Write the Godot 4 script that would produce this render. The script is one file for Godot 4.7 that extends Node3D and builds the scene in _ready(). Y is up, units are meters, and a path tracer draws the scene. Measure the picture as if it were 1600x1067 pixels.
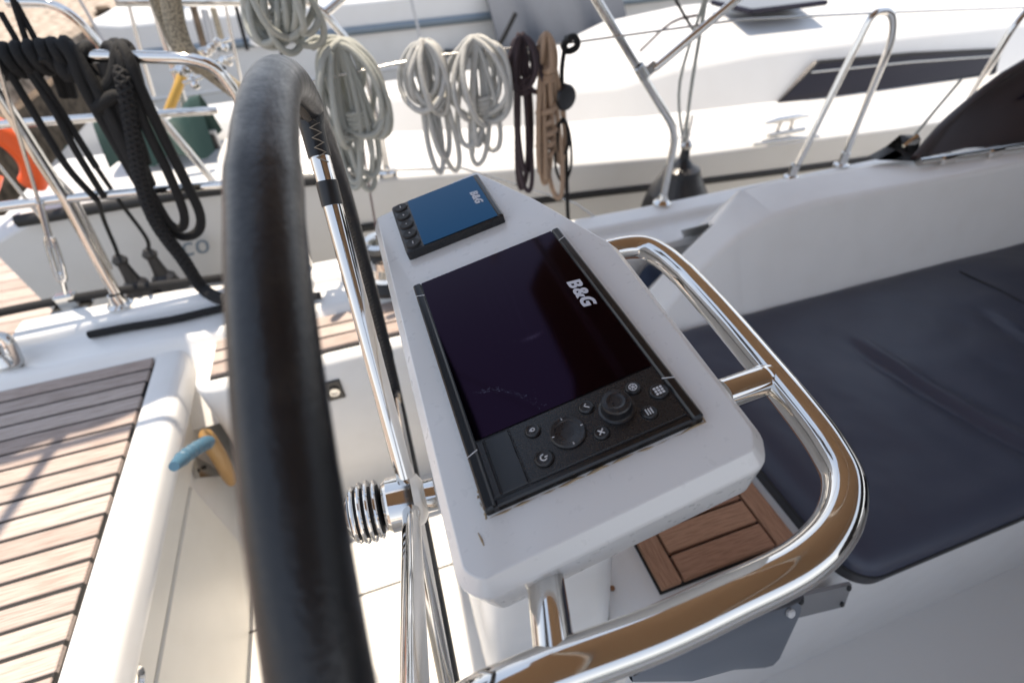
extends Node3D

var taken := {}
var M := {}

# ---------------------------------------------------------------- helpers
func numbered(called: String) -> String:
	var k: int = taken.get(called, 0)
	taken[called] = k + 1
	return called if k == 0 else "%s_%03d" % [called, k]

func thing(called: String, label: String, category: String, at := Vector3.ZERO, group := "") -> Node3D:
	var o := Node3D.new()
	o.name = numbered(called)
	add_child(o)
	o.position = at
	o.set_meta("label", label)
	o.set_meta("category", category)
	if group != "":
		o.set_meta("group", group)
	return o

func tag(o: Node3D, label: String, category: String, group := "") -> Node3D:
	o.set_meta("label", label)
	o.set_meta("category", category)
	if group != "":
		o.set_meta("group", group)
	return o

func tool() -> SurfaceTool:
	var st := SurfaceTool.new()
	st.begin(Mesh.PRIMITIVE_TRIANGLES)
	return st

# commits a shape as one named mesh; points are given in world space, the node sits at the parent's origin
func obj(called: String, st, mat: Material, parent: Node = self) -> MeshInstance3D:
	var o := MeshInstance3D.new()
	if st is SurfaceTool:
		st.generate_normals()
		o.mesh = st.commit()
	else:
		o.mesh = st
	o.material_override = mat
	o.cast_shadow = GeometryInstance3D.SHADOW_CASTING_SETTING_ON
	if parent == self:
		o.name = numbered(called)
		add_child(o)
	else:
		o.name = called
		parent.add_child(o, true)
		if st is SurfaceTool:
			var sh := Vector3.ZERO
			var p = parent
			while p != self and p != null:
				sh += p.position
				p = p.get_parent()
			o.position = -sh
	return o

func structure(called: String, st, mat: Material) -> MeshInstance3D:
	var o := obj(called, st, mat)
	o.set_meta("kind", "structure")
	return o

func tri(st: SurfaceTool, a: Vector3, b: Vector3, c: Vector3) -> void:
	st.add_vertex(a); st.add_vertex(b); st.add_vertex(c)

func quad(st: SurfaceTool, a: Vector3, b: Vector3, c: Vector3, d: Vector3) -> void:
	tri(st, a, b, c); tri(st, a, c, d)

func uvquad(st: SurfaceTool, a: Vector3, b: Vector3, c: Vector3, d: Vector3) -> void:
	var v := [a, b, c, a, c, d]
	var u := [Vector2(0, 0), Vector2(1, 0), Vector2(1, 1), Vector2(0, 0), Vector2(1, 1), Vector2(0, 1)]
	for i in 6:
		st.set_uv(u[i]); st.add_vertex(v[i])

func spline(p: Array, per := 8, closed := false) -> PackedVector3Array:
	var out := PackedVector3Array()
	var n := p.size()
	var segs := n if closed else n - 1
	for i in segs:
		var a: Vector3 = p[(i - 1 + n) % n] if closed or i > 0 else p[0] * 2.0 - p[1]
		var b: Vector3 = p[i]
		var c: Vector3 = p[(i + 1) % n]
		var d: Vector3 = p[(i + 2) % n] if closed or i + 2 < n else p[n - 1] * 2.0 - p[n - 2]
		for k in per:
			out.append(b.cubic_interpolate(c, a, d, float(k) / per))
	if not closed:
		out.append(p[n - 1])
	return out

# straight runs joined by round bends
func bent(p: Array, r: float, per := 8) -> PackedVector3Array:
	var out := PackedVector3Array([p[0]])
	for i in range(1, p.size() - 1):
		var a: Vector3 = p[i - 1]; var b: Vector3 = p[i]; var c: Vector3 = p[i + 1]
		var cut: float = minf(r, minf(a.distance_to(b), b.distance_to(c)) * 0.48)
		var s := b + (a - b).normalized() * cut
		var e := b + (c - b).normalized() * cut
		for k in per + 1:
			var t := float(k) / per
			out.append(s.lerp(b, t).lerp(b.lerp(e, t), t))
	out.append(p[p.size() - 1])
	return out

# a tube along a line; rad is a number or one number for each point
func tube(st: SurfaceTool, p: PackedVector3Array, rad, sides := 10, closed := false, caps := true) -> void:
	var n := p.size()
	var rings := []
	var t0 := (p[1] - p[0]).normalized()
	if closed:
		t0 = (p[1] - p[n - 1]).normalized()
	var up := Vector3.UP if absf(t0.y) < 0.9 else Vector3.RIGHT
	var nx := (up - t0 * up.dot(t0)).normalized()
	for i in n:
		var t: Vector3
		if closed:
			t = (p[(i + 1) % n] - p[(i - 1 + n) % n]).normalized()
		else:
			t = (p[mini(i + 1, n - 1)] - p[maxi(i - 1, 0)]).normalized()
		nx = (nx - t * nx.dot(t)).normalized()
		var ny := t.cross(nx)
		var ring := PackedVector3Array()
		var r: float = rad[i] if rad is Array else rad
		for k in sides:
			var a := TAU * k / sides
			ring.append(p[i] + (nx * cos(a) + ny * sin(a)) * r)
		rings.append(ring)
	st.set_smooth_group(0)
	var last := n if closed else n - 1
	for i in last:
		var a: PackedVector3Array = rings[i]
		var b: PackedVector3Array = rings[(i + 1) % n]
		for k in sides:
			var j := (k + 1) % sides
			quad(st, a[k], a[j], b[j], b[k])
	if caps and not closed:
		st.set_smooth_group(1)
		for e in [0, n - 1]:
			var g: PackedVector3Array = rings[e]
			for k in sides:
				var j := (k + 1) % sides
				if e == 0: tri(st, p[e], g[j], g[k])
				else: tri(st, p[e], g[k], g[j])
	st.set_smooth_group(0)

func rod(called: String, p, rad, mat: Material, parent: Node = self, sides := 12, closed := false) -> MeshInstance3D:
	var st := tool()
	tube(st, PackedVector3Array(p), rad, sides, closed)
	return obj(called, st, mat, parent)

# turned shape: profile of (radius, height) along an axis
func lathe(st: SurfaceTool, at: Vector3, axis: Vector3, prof: Array, sides := 28) -> void:
	axis = axis.normalized()
	var up := Vector3.UP if absf(axis.y) < 0.9 else Vector3.RIGHT
	var nx := (up - axis * up.dot(axis)).normalized()
	var ny := axis.cross(nx)
	for i in prof.size() - 1:
		var a: Vector2 = prof[i]; var b: Vector2 = prof[i + 1]
		st.set_smooth_group(i + 2 if a.distance_to(b) > 0.0035 else i + 2)
		for k in sides:
			var c0 := nx * cos(TAU * k / sides) + ny * sin(TAU * k / sides)
			var c1 := nx * cos(TAU * (k + 1) / sides) + ny * sin(TAU * (k + 1) / sides)
			var p0 := at + axis * a.y + c0 * a.x
			var p1 := at + axis * a.y + c1 * a.x
			var p2 := at + axis * b.y + c1 * b.x
			var p3 := at + axis * b.y + c0 * b.x
			if b.x > 1e-6: tri(st, p0, p2, p3)
			if a.x > 1e-6: tri(st, p0, p1, p2)
	st.set_smooth_group(0)

func turned(called: String, at: Vector3, axis: Vector3, prof: Array, mat: Material, parent: Node = self, sides := 28) -> MeshInstance3D:
	var st := tool()
	lathe(st, at, axis, prof, sides)
	return obj(called, st, mat, parent)

# box with chamfered edges, in its own axes
func box(st: SurfaceTool, c: Vector3, size: Vector3, ch := 0.004, b := Basis.IDENTITY) -> void:
	var h := size / 2.0
	ch = minf(ch, minf(h.x, minf(h.y, h.z)) * 0.9)
	var f := func(x: float, y: float, z: float) -> Vector3: return c + b * Vector3(x, y, z)
	st.set_smooth_group(-1)
	var i := h - Vector3.ONE * ch
	for s in [-1.0, 1.0]:
		quad(st, f.call(s * h.x, -i.y, -i.z), f.call(s * h.x, i.y, -i.z), f.call(s * h.x, i.y, i.z), f.call(s * h.x, -i.y, i.z))
		quad(st, f.call(-i.x, s * h.y, -i.z), f.call(i.x, s * h.y, -i.z), f.call(i.x, s * h.y, i.z), f.call(-i.x, s * h.y, i.z))
		quad(st, f.call(-i.x, -i.y, s * h.z), f.call(i.x, -i.y, s * h.z), f.call(i.x, i.y, s * h.z), f.call(-i.x, i.y, s * h.z))
		for t in [-1.0, 1.0]:
			quad(st, f.call(s * h.x, t * i.y, -i.z), f.call(s * h.x, t * i.y, i.z), f.call(s * i.x, t * h.y, i.z), f.call(s * i.x, t * h.y, -i.z))
			quad(st, f.call(s * h.x, -i.y, t * i.z), f.call(s * h.x, i.y, t * i.z), f.call(s * i.x, i.y, t * h.z), f.call(s * i.x, -i.y, t * h.z))
			quad(st, f.call(-i.x, s * h.y, t * i.z), f.call(i.x, s * h.y, t * i.z), f.call(i.x, s * i.y, t * h.z), f.call(-i.x, s * i.y, t * h.z))
			for u in [-1.0, 1.0]:
				tri(st, f.call(s * h.x, t * i.y, u * i.z), f.call(s * i.x, t * h.y, u * i.z), f.call(s * i.x, t * i.y, u * h.z))
	st.set_smooth_group(0)

func block(called: String, c: Vector3, size: Vector3, mat: Material, parent: Node = self, ch := 0.004, b := Basis.IDENTITY) -> MeshInstance3D:
	var st := tool()
	box(st, c, size, ch, b)
	return obj(called, st, mat, parent)

# skin between sections that hold the same number of points
func loft(st: SurfaceTool, secs: Array, closed_section := false, cap := false) -> void:
	st.set_smooth_group(0)
	for i in secs.size() - 1:
		var a = secs[i]; var b = secs[i + 1]
		var n: int = a.size()
		for k in (n if closed_section else n - 1):
			var j := (k + 1) % n
			quad(st, a[k], a[j], b[j], b[k])
	if cap:
		for e in [0, secs.size() - 1]:
			st.set_smooth_group(3 + e)
			var g = secs[e]
			var m := Vector3.ZERO
			for q in g: m += q
			m /= g.size()
			for k in g.size():
				tri(st, m, g[k], g[(k + 1) % g.size()])
	st.set_smooth_group(0)

# a 2D line with its inner corners rounded off
func rounded(p: Array, r: float, per := 4, closed := false, hold := false) -> PackedVector2Array:
	var out := PackedVector2Array()
	var n := p.size()
	for i in n:
		if not closed and (i == 0 or i == n - 1):
			out.append(p[i]); continue
		var a: Vector2 = p[(i - 1 + n) % n]; var b: Vector2 = p[i]; var c: Vector2 = p[(i + 1) % n]
		var cut: float = minf(r, minf(a.distance_to(b), b.distance_to(c)) * 0.45)
		var s := b + (a - b).normalized() * cut
		var e := b + (c - b).normalized() * cut
		if hold: out.append(b + (a - b).normalized() * cut * 1.08)
		for k in per + 1:
			var t := float(k) / per
			out.append(s.lerp(b, t).lerp(b.lerp(e, t), t))
		if hold: out.append(b + (c - b).normalized() * cut * 1.08)
	return out

func grown(p: PackedVector2Array, o: float) -> PackedVector2Array:
	var out := PackedVector2Array()
	var n := p.size()
	var area := 0.0
	for i in n:
		area += p[i].cross(p[(i + 1) % n])
	var sgn := 1.0 if area > 0 else -1.0
	for i in n:
		var d0 := (p[i] - p[(i - 1 + n) % n]).normalized()
		var d1 := (p[(i + 1) % n] - p[i]).normalized()
		var n0 := Vector2(d0.y, -d0.x) * sgn
		var n1 := Vector2(d1.y, -d1.x) * sgn
		var m := n0 + n1
		out.append(p[i] + m * (o * 2.0 / maxf(m.length_squared(), 0.8)))
	return out

# ---------------------------------------------------------------- materials
func srgb(r: float, g: float, b: float) -> Color:
	return Color(r, g, b).linear_to_srgb()

func noise(freq: float, seed_: int, oct := 4, size := 512, ramp = null, bump := 0.0) -> NoiseTexture2D:
	var f := FastNoiseLite.new()
	f.noise_type = FastNoiseLite.TYPE_SIMPLEX_SMOOTH
	f.seed = seed_
	f.frequency = freq
	f.fractal_octaves = oct
	var t := NoiseTexture2D.new()
	t.width = size; t.height = size
	t.seamless = true
	t.noise = f
	if bump > 0.0:
		t.as_normal_map = true
		t.bump_strength = bump
	if ramp != null:
		t.color_ramp = ramp
	return t

func ramp(cols: Array, offs: Array) -> Gradient:
	var g := Gradient.new()
	g.offsets = PackedFloat32Array(offs)
	g.colors = PackedColorArray(cols)
	return g

func mat(c: Color, rough: float, metal := 0.0) -> StandardMaterial3D:
	var m := StandardMaterial3D.new()
	m.albedo_color = c
	m.roughness = rough
	m.metallic = metal
	return m

func tri_uv(m: StandardMaterial3D, s: Vector3) -> StandardMaterial3D:
	m.uv1_triplanar = true
	m.uv1_world_triplanar = true
	m.uv1_scale = s
	return m

func make_materials() -> void:
	var spots := ramp([Color(0.975, 0.972, 0.968), Color(0.99, 0.99, 0.99), Color.WHITE], [0.0, 0.45, 1.0])
	var gel_noise := noise(0.01, 3, 5, 512, spots)
	var fine := noise(0.05, 9, 3, 512, null, 1.2)
	var scuff := noise(0.02, 21, 5, 512, ramp([Color(0.55, 0.55, 0.55), Color(0.85, 0.85, 0.85), Color.WHITE], [0.25, 0.5, 1.0]))
	var scuff_light := noise(0.012, 33, 5, 512, ramp([Color(0.90, 0.89, 0.87), Color(0.975, 0.97, 0.96), Color.WHITE], [0.12, 0.45, 1.0]))
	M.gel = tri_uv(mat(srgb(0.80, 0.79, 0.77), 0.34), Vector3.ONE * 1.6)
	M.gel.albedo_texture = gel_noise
	M.gel.roughness_texture = noise(0.01, 22, 4, 512, ramp([Color(0.8, 0.8, 0.8), Color.WHITE], [0.0, 1.0]))
	M.cream = tri_uv(mat(srgb(0.78, 0.755, 0.69), 0.42), Vector3.ONE * 1.6)
	M.cream.albedo_texture = gel_noise
	M.tread = tri_uv(mat(srgb(0.78, 0.765, 0.735), 0.55), Vector3.ONE * 6.0)
	M.tread.normal_enabled = true
	M.tread.normal_texture = noise(0.12, 29, 2, 512, null, 5.0)
	M.tread.normal_scale = 0.08
	M.deck = tri_uv(mat(srgb(0.72, 0.71, 0.69), 0.6), Vector3.ONE * 1.1)
	M.deck.albedo_texture = gel_noise
	M.console = tri_uv(mat(srgb(0.68, 0.675, 0.665), 0.30), Vector3.ONE * 4.0)
	M.console.clearcoat_enabled = true
	M.console.clearcoat = 0.6
	M.console.clearcoat_roughness = 0.12
	M.console.roughness_texture = noise(0.03, 23, 4, 512, ramp([Color(0.88, 0.88, 0.88), Color.WHITE], [0.0, 1.0]))
	M.steel = mat(srgb(0.70, 0.68, 0.65), 0.12, 1.0)
	M.steel.roughness_texture = noise(0.025, 24, 5, 512, ramp([Color(0.3, 0.3, 0.3), Color(0.5, 0.5, 0.5), Color.WHITE], [0.2, 0.55, 0.9]))
	tri_uv(M.steel, Vector3.ONE * 6.0)
	M.steel_dull = mat(srgb(0.55, 0.54, 0.52), 0.25, 1.0)
	M.leather = tri_uv(mat(srgb(0.022, 0.0195, 0.018), 0.42), Vector3.ONE * 5.0)
	M.leather.albedo_texture = noise(0.012, 6, 5, 512, ramp([Color(0.62, 0.68, 0.78), Color(0.64, 0.70, 0.80), Color(1.0, 1.0, 1.0)], [0.0, 0.60, 0.85]))
	M.leather.roughness_texture = noise(0.02, 8, 5, 512, ramp([Color(0.72, 0.72, 0.72), Color.WHITE], [0.2, 0.8]))
	M.leather.normal_enabled = true
	M.leather.normal_texture = noise(0.12, 5, 3, 512, null, 4.0)
	M.leather.normal_scale = 0.22
	M.thread = mat(srgb(0.055, 0.048, 0.042), 0.7)
	M.tape = mat(srgb(0.012, 0.012, 0.013), 0.35)
	M.black = tri_uv(mat(srgb(0.012, 0.012, 0.014), 0.45), Vector3.ONE * 30.0)
	M.black.roughness_texture = scuff
	M.black_gloss = mat(srgb(0.008, 0.008, 0.009), 0.22)
	M.keypad = tri_uv(mat(srgb(0.011, 0.011, 0.012), 0.38), Vector3.ONE * 60.0)
	M.keypad.roughness_texture = scuff
	M.lace = mat(srgb(0.30, 0.26, 0.21), 0.8)
	M.rubber = mat(srgb(0.014, 0.014, 0.015), 0.6)
	M.mark = mat(srgb(0.60, 0.60, 0.62), 0.5)
	M.logo = mat(srgb(0.55, 0.55, 0.60), 0.5)
	# teak: grain drawn out along the plank
	for k in 4:
		var base: Color = [srgb(0.46, 0.375, 0.335), srgb(0.40, 0.325, 0.29), srgb(0.49, 0.415, 0.375), srgb(0.43, 0.36, 0.325)][k]
		var m := tri_uv(mat(base, 0.75), Vector3(1.2, 22.0, 22.0))
		m.albedo_texture = noise(0.018, 40 + k, 5, 512, ramp([Color(0.82, 0.80, 0.78), Color(0.95, 0.94, 0.93), Color(1.0, 1.0, 1.0)], [0.2, 0.5, 0.9]))
		m.normal_enabled = true
		m.normal_texture = noise(0.03, 50 + k, 4, 256, null, 2.0)
		m.normal_scale = 0.4
		M["teak%d" % k] = m
		var w := tri_uv(mat([srgb(0.43, 0.23, 0.14), srgb(0.48, 0.265, 0.16), srgb(0.39, 0.205, 0.125), srgb(0.44, 0.24, 0.145)][k], 0.6), Vector3(2.0, 34.0, 34.0) if k < 3 else Vector3(34.0, 34.0, 2.0))
		w.albedo_texture = m.albedo_texture
		M["wood%d" % k] = w
	M.caulk = mat(srgb(0.012, 0.011, 0.011), 0.7)
	M.cushion = tri_uv(mat(srgb(0.038, 0.043, 0.068), 0.40), Vector3.ONE * 20.0)
	M.cushion.normal_enabled = true
	M.cushion.normal_texture = fine
	M.cushion.normal_scale = 0.25
	M.cushion_side = tri_uv(mat(srgb(0.045, 0.045, 0.05), 0.6), Vector3.ONE * 20.0)
	M.canvas_grey = tri_uv(mat(srgb(0.15, 0.165, 0.19), 0.85), Vector3.ONE * 30.0)
	M.canvas_grey.normal_enabled = true
	M.canvas_grey.normal_texture = fine
	M.canvas_tan = tri_uv(mat(srgb(0.45, 0.32, 0.20), 0.85), Vector3.ONE * 3.0)
	M.canvas_tan.albedo_texture = gel_noise
	M.canvas_tan.backlight_enabled = true
	M.canvas_tan.backlight = srgb(0.38, 0.26, 0.15)
	M.hood = tri_uv(mat(srgb(0.030, 0.018, 0.017), 0.5), Vector3.ONE * 8.0)
	M.cover = tri_uv(mat(srgb(0.075, 0.085, 0.105), 0.85), Vector3.ONE * 2.0)
	M.cover.albedo_texture = gel_noise
	M.beige_cloth = tri_uv(mat(srgb(0.44, 0.38, 0.28), 0.9), Vector3.ONE * 12.0)
	M.beige_cloth.albedo_texture = scuff
	var wv := Image.create(64, 64, false, Image.FORMAT_RGB8)
	for yy in 64:
		for xx in 64:
			var ua := fposmod((xx + yy) / 32.0, 1.0)
			var ub := fposmod((xx - yy) / 32.0, 1.0)
			var hgt := maxf(sin(ua * PI), 0.0) * 0.6 + maxf(sin(ub * PI), 0.0) * 0.4
			wv.set_pixel(xx, yy, Color(hgt, hgt, hgt))
	wv.bump_map_to_normal_map(4.0)
	var braid := ImageTexture.create_from_image(wv)
	for a in [["rope_black", 0.006, 0.006, 0.0065], ["rope_grey", 0.36, 0.37, 0.34], ["rope_white", 0.46, 0.46, 0.44], ["rope_tan", 0.36, 0.25, 0.17], ["rope_plum", 0.045, 0.03, 0.035]]:
		var m := tri_uv(mat(srgb(a[1], a[2], a[3]), 0.85), Vector3.ONE * 70.0)
		m.normal_enabled = true
		m.normal_texture = braid
		m.normal_scale = 0.9
		M[a[0]] = m
	M.rope_braid = M.rope_black.duplicate()
	M.rope_braid.albedo_color = srgb(0.009, 0.009, 0.010)
	M.rope_braid.normal_scale = 1.6
	M.canvas_strap = mat(srgb(0.20, 0.20, 0.205), 0.85)
	M.tinted = mat(srgb(0.014, 0.012, 0.022), 0.06)
	M.tinted.metallic_specular = 0.3
	M.orange = mat(srgb(0.75, 0.10, 0.015), 0.5)
	M.blue_grip = mat(srgb(0.05, 0.125, 0.19), 0.45)
	M.pine = tri_uv(mat(srgb(0.36, 0.21, 0.075), 0.45), Vector3(30, 30, 4))
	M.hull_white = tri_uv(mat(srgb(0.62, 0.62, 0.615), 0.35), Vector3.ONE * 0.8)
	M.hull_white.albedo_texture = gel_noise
	M.hull_grey = tri_uv(mat(srgb(0.36, 0.37, 0.39), 0.4), Vector3.ONE)
	M.hull_grey.albedo_texture = gel_noise
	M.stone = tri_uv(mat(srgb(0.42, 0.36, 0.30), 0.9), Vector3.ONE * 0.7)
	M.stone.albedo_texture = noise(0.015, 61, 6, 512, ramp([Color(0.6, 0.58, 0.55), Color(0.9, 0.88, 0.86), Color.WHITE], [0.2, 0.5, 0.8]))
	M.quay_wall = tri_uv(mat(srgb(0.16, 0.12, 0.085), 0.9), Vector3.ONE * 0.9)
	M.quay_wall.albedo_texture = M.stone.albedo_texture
	M.water = mat(srgb(0.010, 0.035, 0.030), 0.05)
	M.water.normal_enabled = true
	M.water.normal_texture = noise(0.012, 71, 4, 512, null, 6.0)
	M.water.normal_scale = 0.5
	tri_uv(M.water, Vector3.ONE * 0.8)
	M.letter_blue = mat(srgb(0.16, 0.20, 0.24), 0.5)
	M.red = mat(srgb(0.45, 0.03, 0.02), 0.4)
	# dusty dark glass: specks and dried smears of salt
	var rng := RandomNumberGenerator.new()
	rng.seed = 17
	var im := Image.create(640, 1024, false, Image.FORMAT_RGB8)
	im.fill(Color(0.125, 0.080, 0.130))
	for i in 260:
		var q := Vector2i(rng.randi_range(2, 636), rng.randi_range(2, 1020))
		var g := rng.randf_range(0.1, 0.38)
		im.set_pixel(q.x, q.y, Color(g, g, g * 1.05))
		if rng.randf() < 0.3: im.set_pixel(q.x + 1, q.y, Color(g, g, g) * 0.7)
	for i in 150:
		var t := rng.randf()
		var q := Vector2i(int(lerpf(60, 250, t) + rng.randf_range(-14, 14)), int(lerpf(815, 1005, t * t) + rng.randf_range(-9, 9)))
		var g := rng.randf_range(0.12, 0.55)
		im.fill_rect(Rect2i(q.x, q.y, rng.randi_range(1, 3), rng.randi_range(1, 2)), Color(g, g, g * 1.1))
	for i in 26:
		var x0 := rng.randf_range(225, 345)
		var y0 := rng.randf_range(60, 420)
		var ln := rng.randf_range(60, 280)
		var g := rng.randf_range(0.01, 0.035)
		for k in int(ln):
			var q := Vector2i(int(x0 - k * 0.06), int(y0 + k))
			if rng.randf() < 0.75:
				im.set_pixel(q.x, q.y, im.get_pixel(q.x, q.y) + Color(g, g * 0.95, g * 1.1))
	for i in 2600:
		var q := Vector2(rng.randfn(0, 0.5), rng.randfn(0, 0.5))
		var w := Vector2i(int(330 + q.x * 46), int(650 + q.y * 16 - q.x * q.x * 5.0))
		var g := rng.randf_range(0.015, 0.05)
		im.set_pixel(w.x, w.y, im.get_pixel(w.x, w.y) + Color(g, g, g))
	var tx := ImageTexture.create_from_image(im)
	M.screen = mat(Color.WHITE, 0.07, 1.0)
	M.screen.albedo_texture = tx
	M.screen_blue = mat(srgb(0.006, 0.050, 0.105), 0.07, 1.0)

# ---------------------------------------------------------------- scene
func _ready() -> void:
	setting_camera_and_light()
	make_materials()
	place_water_and_quay()
	place_own_yacht()
	place_neighbour()
	place_far_boats()
	place_bimini_and_hood()
	place_console()
	place_plotter()
	place_instrument()
	place_wheel()
	place_grab_rail()
	place_cockpit_things()
	place_rails()
	place_ropes()

func setting_camera_and_light() -> void:
	var cam := Camera3D.new()
	cam.name = "camera"
	add_child(cam)
	cam.transform = Transform3D(Basis(Vector3(0.94938, -0.04283, 0.31118), Vector3(0.23858, 0.74274, -0.62564), Vector3(-0.20433, 0.66821, 0.71536)), Vector3(0, 1.32, 0))
	var at := CameraAttributesPhysical.new()
	at.frustum_focal_length = 17.55
	at.frustum_focus_distance = 0.47
	at.frustum_near = 0.02
	at.frustum_far = 600.0
	at.exposure_aperture = 3.9
	at.exposure_shutter_speed = 100.0
	cam.attributes = at
	cam.fov = 68.75
	cam.near = 0.02
	cam.far = 600.0
	cam.current = true
	var sm := ProceduralSkyMaterial.new()
	sm.sky_top_color = Color(0.60, 0.655, 0.745)
	sm.sky_horizon_color = Color(0.91, 0.92, 0.93)
	sm.sky_curve = 0.18
	sm.ground_bottom_color = Color(0.40, 0.40, 0.38)
	sm.ground_horizon_color = Color(0.72, 0.73, 0.72)
	var sky := Sky.new()
	sky.sky_material = sm
	var env := Environment.new()
	env.background_mode = Environment.BG_SKY
	env.sky = sky
	env.background_energy_multiplier = 1.0
	env.tonemap_mode = Environment.TONE_MAPPER_LINEAR
	env.tonemap_exposure = 2.1
	env.sdfgi_enabled = true
	env.ssao_enabled = true
	env.ssil_enabled = true
	var we := WorldEnvironment.new()
	we.name = "environment"
	we.environment = env
	add_child(we)
	var sun := DirectionalLight3D.new()
	sun.name = "sun"
	add_child(sun)
	sun.look_at_from_position(Vector3(0.0551, 0.9613, -0.2701) * 10.0, Vector3.ZERO, Vector3.UP)
	sun.light_energy = 1.2
	sun.light_color = Color(1.0, 0.94, 0.86)
	sun.light_angular_distance = 0.5
	sun.shadow_enabled = true

func place_water_and_quay() -> void:
	var st := tool()
	quad(st, Vector3(-60, -1.05, -160), Vector3(160, -1.05, -160), Vector3(160, -1.05, 60), Vector3(-60, -1.05, 60))
	structure("water", st, M.water)
	st = tool()
	box(st, Vector3(-33.2, -0.75, -40), Vector3(60, 1.9, 200), 0.05)
	structure("quay", st, M.stone)
	st = tool()
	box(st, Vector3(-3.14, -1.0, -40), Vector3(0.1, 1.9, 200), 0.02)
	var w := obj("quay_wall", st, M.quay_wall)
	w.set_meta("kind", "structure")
	var b := thing("mooring_bollard", "dark iron mooring bollard on the pale stone quay", "bollard", Vector3(-2.826, 0.2, -9.432))
	turned("post", b.position, Vector3.UP, [Vector2(0.11, 0), Vector2(0.11, 0.03), Vector2(0.06, 0.05), Vector2(0.055, 0.14), Vector2(0.09, 0.17), Vector2(0.09, 0.20), Vector2(0.05, 0.22), Vector2(0.0, 0.22)], M.quay_wall, b)
	rod("cross_bar", [b.position + Vector3(-0.13, 0.13, 0), b.position + Vector3(0.13, 0.13, 0)], 0.025, M.quay_wall, b)

# section given as (z, y) pairs at one x
func sec(x: float, p: Array, r := 0.02) -> PackedVector3Array:
	var out := PackedVector3Array()
	for q in rounded(p, r, 3, false, true):
		out.append(Vector3(x, q.y, q.x))
	return out

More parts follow.
